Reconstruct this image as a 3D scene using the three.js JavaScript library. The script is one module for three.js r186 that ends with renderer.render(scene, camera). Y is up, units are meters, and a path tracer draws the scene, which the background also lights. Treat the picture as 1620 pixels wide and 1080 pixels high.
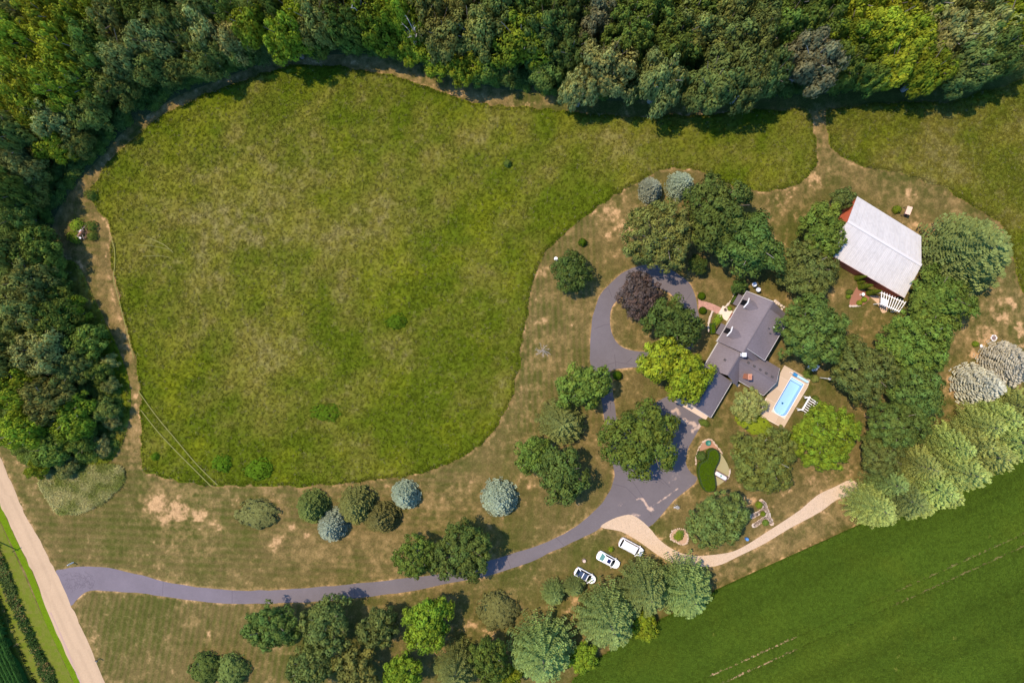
import * as THREE from 'three';
import { Sky } from 'three/addons/objects/Sky.js';
import { mergeGeometries as mergeRaw } from 'three/addons/utils/BufferGeometryUtils.js';
import { RoundedBoxGeometry } from 'three/addons/geometries/RoundedBoxGeometry.js';

// ------------------------------------------------------------------ camera, sky, sun, exposure
const scene = new THREE.Scene();
const ALT = 134;                                  // metres above the lawn
const WIDE = 200;                                 // metres of ground across the frame
const camera = new THREE.PerspectiveCamera(2 * Math.atan(WIDE / 2 / (1024 / 682) / ALT) * 180 / Math.PI, 1024 / 682, 1, 6000);
camera.position.set(0, ALT, 0); camera.up.set(0, 0, -1); camera.lookAt(0, 0, 0);
scene.add(camera);

const SUN_EL = 64.5 * Math.PI / 180, SUN_AZ = 24 * Math.PI / 180;   // shadows run towards +x, a little towards +z
const sunDir = new THREE.Vector3(-Math.cos(SUN_EL) * Math.cos(SUN_AZ), Math.sin(SUN_EL), -Math.cos(SUN_EL) * Math.sin(SUN_AZ));
const sky = new Sky(); sky.scale.setScalar(4500); sky.name = 'sky'; sky.userData.kind = 'structure';
sky.material.uniforms.sunPosition.value.copy(sunDir);
sky.material.uniforms.turbidity.value = 2.5; sky.material.uniforms.rayleigh.value = 1.6; sky.material.uniforms.mieCoefficient.value = 0.003;
scene.add(sky);
scene.environmentIntensity = 0.18;
const sun = new THREE.DirectionalLight(0xffe8cc, 4.4);
sun.position.copy(sunDir).multiplyScalar(300); sun.castShadow = true; sun.name = 'sun';
Object.assign(sun.shadow.camera, { left: -160, right: 160, top: 160, bottom: -160, near: 1, far: 700 });
sun.shadow.mapSize.set(4096, 4096);
scene.add(sun, sun.target);

const renderer = new THREE.WebGLRenderer({ antialias: true });
renderer.setSize(1024, 682);
renderer.toneMapping = THREE.LinearToneMapping;
renderer.toneMappingExposure = 1.28;
renderer.shadowMap.enabled = true;

// ------------------------------------------------------------------ helpers
const S = WIDE / 1620;                            // metres per pixel of the survey plan at ground level
function P(px, py, h = 0) { const f = (ALT - h) / ALT; return [(px - 810) * S * f, h, (py - 540) * S * f]; }
function V(px, py, h = 0) { return new THREE.Vector3(...P(px, py, h)); }
function plan(text) { return text.trim().split(/\s+/).map((t) => { const [a, b] = t.split(',').map(Number); const p = P(a, b); return [p[0], p[2]]; }); }
function rng(seed) { let s = (seed * 2654435761) >>> 0; return () => { s = (s + 0x6D2B79F5) >>> 0; let t = s; t = Math.imul(t ^ (t >>> 15), t | 1); t ^= t + Math.imul(t ^ (t >>> 7), t | 61); return ((t ^ (t >>> 14)) >>> 0) / 4294967296; }; }
function hash(i, j, k) { let h = Math.imul(i, 374761393) ^ Math.imul(j, 668265263) ^ Math.imul(k, 1274126177); h = Math.imul(h ^ (h >>> 13), 1274126177); return ((h ^ (h >>> 16)) >>> 0) / 4294967296; }
function vn(x, y, k = 0) {
  const i = Math.floor(x), j = Math.floor(y); let u = x - i, v = y - j; u = u * u * (3 - 2 * u); v = v * v * (3 - 2 * v);
  const a = hash(i, j, k), b = hash(i + 1, j, k), c = hash(i, j + 1, k), d = hash(i + 1, j + 1, k);
  return a + (b - a) * u + (c - a) * v + (a - b - c + d) * u * v;
}
function fbm(x, y, k, n = 4) { let s = 0, a = 0.5, t = 0; for (let o = 0; o < n; o++) { s += a * vn(x, y, k + o * 17); t += a; x *= 2.03; y *= 2.03; a *= 0.55; } return s / t; }
const clamp = (x, a = 0, b = 1) => Math.min(b, Math.max(a, x));
const sstep = (a, b, x) => { const t = clamp((x - a) / (b - a)); return t * t * (3 - 2 * t); };
const mix3 = (a, b, t) => [a[0] + (b[0] - a[0]) * t, a[1] + (b[1] - a[1]) * t, a[2] + (b[2] - a[2]) * t];
const taken = new Map();
function numbered(name) { const n = taken.get(name) || 0; taken.set(name, n + 1); return n ? name + '_' + String(n).padStart(3, '0') : name; }
function lit(o) { o.traverse((m) => { if (m.isMesh) { m.castShadow = true; m.receiveShadow = true; } }); return o; }
function tag(o, label, category, group) { o.userData.label = label; o.userData.category = category; if (group) o.userData.group = group; return o; }
function part(name, geo, m, parent) { const o = new THREE.Mesh(geo, m); o.name = name; o.castShadow = o.receiveShadow = true; parent.add(o); return o; }
function thing(name, label, category, pos = [0, 0, 0], turn = 0, group) {
  const o = new THREE.Group(); o.name = numbered(name); o.position.set(...pos); o.rotation.y = turn; scene.add(o);
  return tag(o, label, category, group);
}
function structure(name, geo, m) { const o = new THREE.Mesh(geo, m); o.name = name; o.userData.kind = 'structure'; o.castShadow = o.receiveShadow = true; scene.add(o); return o; }
function stuff(o, name, label) { o.name = name; o.userData.kind = 'stuff'; if (label) o.userData.label = label; o.castShadow = o.receiveShadow = true; scene.add(o); return o; }
function mat(r, g, b, rough = 0.9, extra = {}) { return new THREE.MeshStandardMaterial({ color: new THREE.Color().setRGB(r, g, b), roughness: rough, ...extra }); }
function GM(o) { return new THREE.MeshPhysicalMaterial({ specularIntensity: .06, ...o }); }   // dull ground and turf: next to no sheen
function inside(poly, x, z) { let c = false; for (let i = 0, j = poly.length - 1; i < poly.length; j = i++) { const a = poly[i], b = poly[j]; if ((a[1] > z) !== (b[1] > z) && x < (b[0] - a[0]) * (z - a[1]) / (b[1] - a[1]) + a[0]) c = !c; } return c; }
function rimDist(poly, x, z) { let m = 1e9; for (let i = 0, j = poly.length - 1; i < poly.length; j = i++) { const a = poly[j], b = poly[i], dx = b[0] - a[0], dz = b[1] - a[1]; const t = clamp(((x - a[0]) * dx + (z - a[1]) * dz) / (dx * dx + dz * dz + 1e-9)); const ex = a[0] + t * dx - x, ez = a[1] + t * dz - z; m = Math.min(m, ex * ex + ez * ez); } return Math.sqrt(m); }
function ragged(poly, amp, k) { return poly.map(([x, z]) => [x + (vn(x * .8, z * .8, k) - .5) * amp * 2, z + (vn(x * .8 + 40, z * .8, k + 1) - .5) * amp * 2]); }
function smooth(pts, closed = true, n = 4) { // Catmull-Rom through plan points
  const c = new THREE.CatmullRomCurve3(pts.map((p) => new THREE.Vector3(p[0], 0, p[1])), closed, 'centripetal');
  return c.getPoints(pts.length * n).slice(0, closed ? -1 : undefined).map((p) => [p.x, p.z]);
}
function sheet(poly, y, holes = []) {             // flat sheet, uv in metres
  const s = new THREE.Shape(poly.map((p) => new THREE.Vector2(p[0], -p[1])));
  for (const h of holes) s.holes.push(new THREE.Path(h.map((p) => new THREE.Vector2(p[0], -p[1]))));
  const g = new THREE.ShapeGeometry(s); g.rotateX(-Math.PI / 2); g.translate(0, y, 0);
  const p = g.attributes.position, uv = g.attributes.uv; for (let i = 0; i < p.count; i++) uv.setXY(i, p.getX(i), p.getZ(i));
  return g;
}
function slabbed(poly, y0, y1) {                  // plan polygon with thickness
  const s = new THREE.Shape(poly.map((p) => new THREE.Vector2(p[0], -p[1])));
  const g = new THREE.ExtrudeGeometry(s, { depth: y1 - y0, bevelEnabled: false }); g.rotateX(-Math.PI / 2); g.translate(0, y0, 0); return g;
}
function refit(g, box) { const p = g.attributes.position, uv = g.attributes.uv; for (let i = 0; i < p.count; i++) uv.setXY(i, (p.getX(i) - box.x) / box.w, (p.getZ(i) - box.z) / box.d); return g; }
const LUT = new Uint8Array(4097); for (let i = 0; i <= 4096; i++) { const c = i / 4096; LUT[i] = Math.round(255 * (c < 0.0031308 ? c * 12.92 : 1.055 * c ** (1 / 2.4) - 0.055)); }
function paint(w, h, fn) {                        // colour texture from linear values
  const d = new Uint8Array(w * h * 4);
  for (let j = 0; j < h; j++) for (let i = 0; i < w; i++) { const c = fn(i, j), k = (j * w + i) * 4; d[k] = LUT[(clamp(c[0]) * 4096) | 0]; d[k + 1] = LUT[(clamp(c[1]) * 4096) | 0]; d[k + 2] = LUT[(clamp(c[2]) * 4096) | 0]; d[k + 3] = 255; }
  const t = new THREE.DataTexture(d, w, h); t.colorSpace = THREE.SRGBColorSpace; t.magFilter = THREE.LinearFilter; t.minFilter = THREE.LinearMipmapLinearFilter; t.generateMipmaps = true; t.needsUpdate = true; return t;
}
function grey(w, h, fn, wrap) {
  const d = new Uint8Array(w * h * 4);
  for (let j = 0; j < h; j++) for (let i = 0; i < w; i++) { const c = clamp(fn(i, j)) * 255, k = (j * w + i) * 4; d[k] = d[k + 1] = d[k + 2] = c; d[k + 3] = 255; }
  const t = new THREE.DataTexture(d, w, h); t.magFilter = THREE.LinearFilter; if (wrap) t.wrapS = t.wrapT = THREE.RepeatWrapping; t.needsUpdate = true; return t;
}
function tileTex(w, size, fn) { const t = paint(w, w, (i, j) => fn(i / w * size, j / w * size, i, j)); t.wrapS = t.wrapT = THREE.RepeatWrapping; t.repeat.set(1 / size, 1 / size); return t; }
function poly3(faces) {                           // fan-triangulated flat faces
  const v = []; for (const f of faces) for (let i = 1; i + 1 < f.length; i++) for (const q of [f[0], f[i], f[i + 1]]) v.push(q.x, q.y, q.z);
  const g = new THREE.BufferGeometry(); g.setAttribute('position', new THREE.Float32BufferAttribute(v, 3));
  const uv = []; for (let i = 0; i < v.length; i += 3) uv.push(v[i], v[i + 2]); g.setAttribute('uv', new THREE.Float32BufferAttribute(uv, 2)); g.computeVertexNormals(); return g;
}
function slab3(face, t) {                         // sloping slab of thickness t under a face
  const low = face.map((q) => new THREE.Vector3(q.x, q.y - t, q.z)), f = [face, low.slice().reverse()];
  for (let i = 0; i < face.length; i++) { const j = (i + 1) % face.length; f.push([face[i], low[i], low[j], face[j]]); }
  return poly3(f);
}
function bar(a, b, w, h = w) {                    // box from point a to point b
  const d = b.clone().sub(a), L = d.length(), g = new THREE.BoxGeometry(w, h, L); const m = new THREE.Matrix4().lookAt(b, a, Math.abs(d.y) > 0.95 * L ? new THREE.Vector3(1, 0, 0) : new THREE.Vector3(0, 1, 0));
  m.setPosition(a.clone().add(b).multiplyScalar(0.5)); return g.applyMatrix4(m);
}
function tube(a, b, r0, r1, n = 7) { const d = b.clone().sub(a), g = new THREE.CylinderGeometry(r1, r0, d.length(), n); g.applyQuaternion(new THREE.Quaternion().setFromUnitVectors(new THREE.Vector3(0, 1, 0), d.clone().normalize())); const c = a.clone().add(b).multiplyScalar(0.5); return g.translate(c.x, c.y, c.z); }
const v3 = (x, y, z) => new THREE.Vector3(x, y, z);
function mergeGeometries(gs) { return mergeRaw(gs.map((g) => { const q = g.index ? g.toNonIndexed() : g, r = new THREE.BufferGeometry(); for (const a of ['position', 'normal', 'uv']) r.setAttribute(a, q.attributes[a]); return r; })); }

// ------------------------------------------------------------------ plan of the ground (traced as a survey plan)
const MEADOW = ragged(smooth(plan(`450,105 500,103 560,108 620,118 680,138 740,160 790,166 850,170 900,174 960,182 1020,184 1100,180 1180,174 1250,173 1276,172
 1285,195 1292,225 1293,255 1285,276 1265,291 1240,300 1205,304 1150,292 1110,276 1080,267 1055,268 1025,280 990,300 950,328 915,352 885,378 862,402 850,430 842,460 835,500 828,540 822,575 816,605 808,635 795,660 775,690 750,712 720,730 690,744 650,752 600,758 550,763 500,768 470,770 420,768 380,769 330,769 290,763 250,753 224,743
 222,700 223,650 221,610 214,570 204,530 193,490 183,455 175,420 174,395 177,375 170,352 158,338 147,328 143,310 145,295 160,270 180,245 205,222 225,204 255,183 290,164 330,146 380,128 420,114`), true, 5), .45, 61);
const MEADOW_EAST = ragged(smooth(plan(`1305,175 1340,168 1400,163 1450,160 1500,160 1550,146 1590,134 1650,120 1650,480 1620,468 1606,430 1598,390 1578,352 1545,332 1520,316 1490,298 1450,283 1400,271 1360,262 1330,248 1313,234 1307,205`), true, 5), .45, 63);
const ROUGH = smooth(plan('96,412 118,412 133,432 141,452 156,482 172,516 190,555 205,600 208,640 196,700 170,735 120,740 120,600 110,480'), true, 3);
const PRAIRIE = smooth(plan('72,752 100,742 150,738 190,740 194,756 180,776 155,796 120,808 93,808 80,786 66,762'), true, 3);
const FIELD = plan('1362,826 1304,852 1261,872 1210,896 1137,928 1100,950 1050,975 1000,1002 950,1036 905,1072 880,1120 1720,1120 1720,668 1640,705 1560,741 1480,776 1420,802');
const CORN = plan('-60,820 0,952 8,970 18,1008 34,1046 50,1080 66,1116 -60,1116');
const ROAD = plan('-170,420 -116,540 -60,660 0,796 6,810 23,848 51,904 83,985 127,1080 146,1122 240,1240 280,1240 186,1122 167,1080 137,1010 114,959 89,904 63,856 38,810 20,768 0,722 -30,655 -84,540 -138,420');
const DRIVE = ragged(smooth(plan(`88,903 98,900 109,898 127,896 152,896 177,899 215,907 253,918 291,925 329,930 367,933 425,933 476,930 527,926 577,921 628,916 704,905 760,890 805,877 838,867 876,852 909,834 939,810 955,792 966,772 972,752 968,725 962,690 956,662 952,635 948,605 942,590 934,574
 934,540 938,500 948,470 968,446 1000,424 1040,418 1070,432 1092,450 1102,480 1106,512 1096,546 1072,574 1040,580 1008,581 980,583 966,588 968,610 972,640 978,665 1000,660 1050,630 1062,626 1098,646 1118,660 1108,674 1098,692 1087,713 1086,735 1093,748 1103,757 1066,792 1025,833 1012,822 1000,816 982,818 962,826 950,835 914,853 876,871 838,889 805,900 767,911 716,921 653,934 602,941 552,946 501,951 425,954 354,954 304,949 253,942 215,937 172,934 147,933 134,937 121,948 111,957`), true, 4), .10, 65);
const ISLAND = smooth(plan('968,486 965,510 969,530 979,545 995,553 1022,556 1050,550 1074,522 1076,490 1060,464 1030,455 1000,460 980,472'), true, 3);
const GRAVEL = smooth(plan(`950,833 964,823 982,816 1000,814 1025,832 1043,853 1066,869 1091,878 1129,877 1159,872 1180,862 1210,843 1266,806 1293,783 1320,770 1346,759 1358,766 1356,778 1324,790 1298,809 1248,836 1210,859 1167,880 1142,892 1124,896 1096,894 1068,891 1040,877 1015,859 982,840`), true, 3);
const WOODS = smooth(plan('-300,-300 1950,-300 1950,90 1620,104 1560,120 1500,130 1400,138 1300,150 1285,150 1180,155 1080,158 1000,160 930,158 870,150 800,142 740,130 690,112 620,92 560,86 500,88 450,90 400,106 340,130 285,150 240,178 200,204 170,236 140,270 110,306 86,345 84,400 110,470 150,540 180,590 195,640 190,690 170,725 110,740 40,735 10,690 -300,300'), false, 3);
const deckFrame = { c: V(1246.5, 628.5), u: new THREE.Vector3(-0.497, 0, 0.868), v: new THREE.Vector3(0.868, 0, 0.497) };   // u along the pool, v across it
function poolPoint(u, v, y = 0) { return deckFrame.c.clone().addScaledVector(deckFrame.u, u).addScaledVector(deckFrame.v, v).setY(y); }
function poolRing(grow) { // rounded outline of the pool, squarer at its upper end
  const L = 3.8 + grow, W = 1.40 + grow, out = [];
  const corner = (cu, cv, r, a0) => { for (let k = 0; k <= 6; k++) { const a = a0 + k / 6 * Math.PI / 2; const q = poolPoint(cu + Math.cos(a) * r, cv + Math.sin(a) * r); out.push([q.x, q.z]); } };
  const r1 = 1.05 + grow, r2 = 0.22 + grow; corner(L - r1, W - r1, r1, 0); corner(-L + r2, W - r2, r2, Math.PI / 2); corner(-L + r2, -W + r2, r2, Math.PI); corner(L - r1, -W + r1, r1, 1.5 * Math.PI);
  return out;
}

// ------------------------------------------------------------------ lawn and its wear
const LBOX = { x: -115, z: -77, w: 230, d: 154 }, LW = 2048, LH = 1371;
const layer = () => new Float32Array(LW * LH);
const dry = layer(), bare = layer(), lush = layer();
function stamp(a, x, z, r, k) {
  const ci = (x - LBOX.x) / LBOX.w * LW, cj = (z - LBOX.z) / LBOX.d * LH, rr = r / LBOX.w * LW, n = Math.ceil(rr * 1.6);
  for (let j = Math.max(0, Math.floor(cj - n)); j <= Math.min(LH - 1, cj + n); j++) for (let i = Math.max(0, Math.floor(ci - n)); i <= Math.min(LW - 1, ci + n); i++) { const d = ((i - ci) ** 2 + (j - cj) ** 2) / (rr * rr); if (d < 2.56) { const q = j * LW + i, w = k * Math.exp(-d * 1.6); if (w > a[q]) a[q] = w; } }
}
function run(a, pts, r, k, closed = false, wob = 0.5, seed = 1) {
  const R = rng(seed), n = pts.length;
  for (let i = 0; i < n - (closed ? 0 : 1); i++) { const p = pts[i], q = pts[(i + 1) % n], L = Math.hypot(q[0] - p[0], q[1] - p[1]), m = Math.max(1, Math.ceil(L / (r * 0.45)));
    for (let t = 0; t < m; t++) { const f = t / m, x = p[0] + (q[0] - p[0]) * f, z = p[1] + (q[1] - p[1]) * f, w = vn(x * 0.7, z * 0.7, seed); if (w < wob * 0.75) continue; stamp(a, x + (R() - 0.5) * r * 0.7, z + (R() - 0.5) * r * 0.7, r * (0.6 + 0.8 * R()), k * (1 - wob + wob * w)); } }
}
for (const [x, y, r, k] of [[250, 798, 22, .95], [278, 806, 26, 1], [310, 816, 20, .8], [258, 824, 10, .8], [120, 830, 9, .5], [345, 838, 8, .5], [462, 832, 7, .8], [484, 845, 9, .9], [440, 858, 12, .8], [462, 800, 7, .6], [430, 780, 10, .45], [610, 772, 8, .6],
  [965, 335, 20, .7], [985, 360, 18, .6], [960, 372, 10, .7], [975, 405, 9, .6], [860, 430, 9, .7], [850, 470, 9, .45], [860, 505, 7, .5], [905, 515, 5, .6], [985, 470, 8, .5], [990, 540, 12, .35], [1250, 300, 16, .6], [1230, 320, 22, .5], [1290, 285, 18, .5], [1440, 302, 14, .6], [1445, 352, 10, .7], [1255, 340, 16, .5],
  [1385, 680, 16, .7], [1370, 655, 12, .5], [1285, 760, 18, .7], [1310, 752, 14, .6], [1340, 745, 14, .7], [1245, 772, 14, .5], [1150, 690, 14, .35], [1580, 500, 20, .9], [1560, 530, 22, .9], [1540, 560, 14, .8], [1545, 590, 16, .9], [1520, 648, 16, .9], [1510, 620, 14, .9], [1610, 590, 12, .9], [1590, 550, 14, .7], [1500, 600, 14, .9],
  [745, 985, 14, .7], [775, 1000, 14, .6], [630, 1010, 10, .6], [700, 1030, 9, .4], [910, 950, 12, .6], [900, 965, 10, .6], [1000, 905, 14, .6], [1030, 912, 12, .7], [985, 918, 10, .5], [825, 760, 9, .5], [745, 760, 8, .5], [765, 770, 6, .5], [835, 770, 5, .8], [330, 1000, 8, .6], [310, 975, 5, .5], [1110, 700, 8, .6], [1140, 780, 10, .5], [1190, 790, 10, .7], [1220, 800, 10, .5], [215, 625, 6, .9], [214, 640, 6, .9], [1065, 475, 4, .3], [1360, 520, 9, .4], [1375, 495, 7, .6], [790, 980, 9, .5], [960, 860, 7, .3]]) { const p = P(x, y); stamp(bare, p[0], p[2], r * S * 1.15, k); stamp(dry, p[0], p[2], r * S * 2, k * .8); }
for (const [x, y, r, k] of [[1015, 340, 60, .3], [930, 480, 60, .35], [860, 560, 50, .4], [840, 700, 40, .3], [700, 800, 60, .4], [560, 880, 120, .3], [1260, 300, 50, .5], [1430, 300, 60, .3], [1290, 760, 50, .55], [1200, 840, 30, .2], [1560, 540, 60, .8], [1540, 500, 40, .6], [640, 780, 30, .4], [480, 860, 50, .4], [1150, 660, 40, .4], [1020, 900, 36, .4], [1250, 835, 40, .45], [1160, 905, 30, .5], [1310, 825, 30, .5], [1125, 450, 22, .4], [1000, 520, 26, .35], [140, 480, 16, .2]]) { const p = P(x, y); stamp(dry, p[0], p[2], r * S, k); }
for (const [x, y, r, k] of [[390, 850, 14, .5], [930, 870, 36, .6], [1240, 615, 30, .3], [1050, 850, 34, .5], [1150, 440, 10, .3], [170, 850, 70, .45], [200, 980, 70, .4], [1310, 610, 22, .4], [560, 905, 22, .25], [1275, 655, 14, .6], [1260, 665, 10, .8], [1278, 618, 6, 1], [1284, 612, 7, 1], [1275, 630, 7, 1], [1280, 640, 5, 1], [1180, 655, 8, .7], [1205, 668, 9, .8], [1222, 680, 7, .8], [830, 900, 24, .3]]) { const p = P(x, y); stamp(lush, p[0], p[2], r * S, k); }
run(dry, DRIVE, 0.5, 1, true, .25, 3); run(bare, DRIVE, 0.3, .75, true, .75, 4); run(dry, ISLAND, 0.4, 1, true, .2, 5); run(bare, ISLAND, 0.25, .7, true, .5, 6);
run(dry, MEADOW, 0.45, .9, true, .6, 7); run(bare, MEADOW, 0.26, .7, true, .95, 8); run(dry, MEADOW_EAST, 0.45, .8, true, .6, 9); run(bare, PRAIRIE.slice(14, 30), 0.45, .9, false, .4, 10);
run(dry, GRAVEL, 0.9, .9, true, .3, 11); run(bare, GRAVEL, 0.6, .7, true, .7, 12); run(bare, FIELD.slice(0, 5), 0.35, .7, false, .4, 13); run(dry, ROAD.slice(15), 0.9, .9, false, .3, 14); run(bare, ROAD.slice(15), 0.5, .8, false, .5, 15);
const westTrail = smooth(plan('128,400 150,410 165,440 178,480 192,520 204,560 212,600 216,640 214,690 208,735'), false, 4); run(dry, westTrail, 1.7, .75, false, .2, 20);
const ringTrail = smooth(plan('84,350 86,375 98,398 120,412 148,408 166,388 164,362 150,344'), false, 4); run(dry, ringTrail, 1.6, .6, false, .3, 21); run(bare, smooth(plan('79,358 80,380 92,400 110,408 126,416 130,424'), false, 4), .5, .8, false, .1, 22); run(bare, smooth(plan('150,336 168,350 174,372 170,392 166,410 172,440 182,478 194,520 206,560'), false, 4), .4, .65, false, .45, 23);
const woodTrail = smooth(plan('100,330 120,305 150,268 185,226 215,200 255,174 300,152 350,132 410,108 470,95 540,99 610,110 680,130 740,150 800,158 870,164 930,170 1010,172 1100,168 1200,164 1290,158 1380,150 1450,146 1520,142 1580,128 1660,110'), false, 4); run(dry, woodTrail.slice(0, 66), 1.8, .75, false, .15, 24); run(bare, woodTrail.slice(0, 66), .8, .4, false, .6, 25); run(lush, woodTrail.slice(60), 2.2, .7, false, .2, 24);
const linkTrail = smooth(plan('1280,155 1288,185 1297,215 1304,245 1290,275 1262,300'), false, 4); run(dry, linkTrail, 1.6, .5, false, .3, 26); run(bare, smooth(plan('1296,172 1304,205 1314,236 1335,252 1365,265'), false, 4), .4, .5, false, .6, 27); run(bare, smooth(plan('1274,160 1280,178 1287,200'), false, 4), .4, .55, false, .5, 271);
run(dry, smooth(plan('1250,300 1330,276 1420,290 1500,316 1550,350'), false, 4), 2.2, .45, false, .5, 28); run(bare, smooth(plan('1598,474 1608,500 1615,535 1610,570 1604,590'), false, 4), 1.0, .95, false, .3, 29);
run(bare, smooth(plan('1170,770 1190,786 1205,792'), false, 4), .4, .6, false, .3, 30); run(dry, smooth(plan('1137,926 1210,884 1260,860 1310,834 1350,815'), false, 4), 2.4, .55, false, .3, 31);
run(dry, smooth(plan('60,840 80,890 118,970 150,1040 176,1090'), false, 4), .8, .6, false, .5, 32);
const GREEN = [.076, .080, .017], OLIVE = [.130, .100, .034], TAN = [.245, .165, .064], SOIL = [.42, .265, .125];
const lawnTex = paint(LW, LH, (i, j) => {
  const x = LBOX.x + (i + .5) / LW * LBOX.w, z = LBOX.z + (j + .5) / LH * LBOX.d, q = j * LW + i;
  const big = fbm(x * .05, z * .05, 1, 3), mid = fbm(x * .22, z * .22, 9, 3), fine = fbm(x * 1.1, z * 1.1, 21, 3), grain = hash(i, j, 5);
  const streak = fbm(x * .9 + z * .08, z * .12, 33, 2);                       // mown rows
  const streakB = fbm(x * .12, z * .8 + x * .05, 37, 2);
  const px = x / S + 810, py = z / S + 540, wl = sstep(520, 430, px) * sstep(935, 950, py), ml = sstep(960, 930, px) * sstep(800, 830, px) * sstep(700, 660, py), bl = sstep(760, 700, px) * sstep(930, 900, py);
  const lane = Math.sin((x + z * .2) * 5.1 + vn(z * .3, x * .1, 2) * 1.5), laneB = Math.sin((x - z * .03) * 5.6), laneC = Math.sin((z - x * .04) * 4.6);
  let t = clamp(.66 + (big - .5) * 1.3 + (mid - .5) * 1.0 + (streak - .5) * .6 + (streakB - .5) * .45 - lush[q] * 1.2 + (.05 + wl * .30) * lane + (.05 + ml * .28) * laneB + (.03 + bl * .2) * laneC + (fine - .5) * .5);
  let c = mix3(GREEN, OLIVE, t);
  const dr = clamp(dry[q] * 1.15 + (fine - .5) * 1.5 + (mid - .5) * .8 - .14 - lush[q]); c = mix3(c, TAN, clamp(dr * .85));
  const rid = 1 - Math.abs(2 * fbm(x * .55, z * .55, 55, 3) - 1), wisp = sstep(.93, .985, rid) * sstep(.42, .62, vn(x * .16, z * .16, 58) * .7 + fine * .3); c = mix3(c, [.32, .23, .10], wisp * .16);
  const rid2 = 1 - Math.abs(2 * fbm(x * 1.5, z * 1.5, 155, 2) - 1); c = mix3(c, [.30, .215, .10], sstep(.88, .98, rid2) * sstep(.5, .72, mid * .6 + fine * .4) * .2);
  const bk = sstep(.34, .92, bare[q] * .95 + (fine - .5) * 1.1 + (mid - .5) * .6 + (fbm(x * 3, z * 3, 77, 2) - .5) * .5); c = mix3(c, SOIL, bk * .95);
  const v = .68 + .36 * fine + .36 * (grain - .5) + .22 * (hash(i >> 1, j >> 1, 8) - .5) + .12 * mid;
  return [c[0] * v, c[1] * v, c[2] * v];
});
const fineBump = grey(512, 512, (i, j) => { const w = (a, b, f, k) => { const s = 512 / f, A = vn(a / s, b / s, k), B = vn((a - 512) / s, b / s, k), C = vn(a / s, (b - 512) / s, k), D = vn((a - 512) / s, (b - 512) / s, k), u = a / 512, v = b / 512; return (A * (1 - u) + B * u) * (1 - v) + (C * (1 - u) + D * u) * v; }; return .5 * w(i, j, 64, 1) + .3 * w(i, j, 128, 2) + .2 * hash(i, j, 3); }, true);
fineBump.repeat.set(14, 9.4);
const frame = (w) => [[-w, -w], [w, -w], [w, w], [-w, w]];
const lawnRect = [[LBOX.x, LBOX.z], [LBOX.x + LBOX.w, LBOX.z], [LBOX.x + LBOX.w, LBOX.z + LBOX.d], [LBOX.x, LBOX.z + LBOX.d]];
const outerMat = GM({ roughness: 1, map: tileTex(512, 180, (x, z, i, j) => { const n = .5 + .5 * Math.sin(i / 512 * 6.283) * Math.sin(j / 512 * 12.566), f = hash(i, j, 2); return mix3([.06, .085, .022], [.1, .1, .035], n * .6 + f * .4); }) });
structure('ground', sheet(frame(2600), -0.02, [lawnRect]), outerMat);
structure('lawn', refit(sheet(lawnRect, 0, [poolRing(0.08)]), LBOX), GM({ map: lawnTex, roughness: 1, bumpMap: fineBump, bumpScale: 0.05 }));

// ------------------------------------------------------------------ roads
const DB = (() => { const a = P(80, 395), b = P(1130, 965); return { x: a[0], z: a[2], w: b[0] - a[0], d: b[2] - a[2] }; })(), TW = 2048, TH = 1112;
const sand = new Float32Array(TW * TH), crack = new Float32Array(TW * TH);
function stampTar(a, x, y, r, k) { const p = P(x, y), ci = (p[0] - DB.x) / DB.w * TW, cj = (p[2] - DB.z) / DB.d * TH, rr = r * S / DB.w * TW, n = Math.ceil(rr * 1.7); for (let j = Math.max(0, Math.floor(cj - n)); j <= Math.min(TH - 1, cj + n); j++) for (let i = Math.max(0, Math.floor(ci - n)); i <= Math.min(TW - 1, ci + n); i++) { const d = ((i - ci) ** 2 + (j - cj) ** 2) / (rr * rr), w = k * Math.exp(-d * 1.5); if (w > a[j * TW + i]) a[j * TW + i] = w; } }
function runTar(a, text, r, k, step = .35) { const pts = text.trim().split(/\s+/).map((t) => t.split(',').map(Number)); for (let i = 0; i + 1 < pts.length; i++) { const L = Math.hypot(pts[i + 1][0] - pts[i][0], pts[i + 1][1] - pts[i][1]), m = Math.ceil(L / (r * step)); for (let q = 0; q <= m; q++) { const f = q / m; stampTar(a, pts[i][0] + (pts[i + 1][0] - pts[i][0]) * f, pts[i][1] + (pts[i + 1][1] - pts[i][1]) * f, r, k); } } }
for (const [t, r, k] of [['1007,789 1014,788 1019,792 1022,798 1027,803', 3.2, .95], ['1025,803 1031,806', 5.5, 1], ['1040,795 1050,788 1060,781 1072,772', 2.6, .75], ['1030,800 1038,796', 3, .7], ['980,800 1000,788', 5, .4], ['1080,664 1090,668 1100,672', 6, 1], ['1096,682 1104,676 1110,668', 5, 1], ['1064,650 1070,646 1074,655', 4, .9], ['1016,752 1022,751', 3, .6], ['1000,812 1012,815', 5, .6], ['1066,792 1090,768 1103,757', 2.2, .5], ['1060,760 1085,742', 8, .32]]) runTar(sand, t, r, k);
for (const t of ['258,919 257,941', '367,933 367,953', '560,923 560,945', '800,878 808,898', '880,850 892,862', '962,588 964,620 966,650', '940,520 955,514 966,512', '1000,760 1020,790 1030,815', '975,745 1010,735 1050,765', '1094,462 1082,480 1090,520', '950,580 975,572 1004,578', '700,906 704,922', '1010,790 990,770 970,765', '968,470 962,455 950,462', '975,590 972,560', '990,575 1000,565', '1060,770 1040,750 1050,730']) runTar(crack, t, .42, .8);
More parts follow.
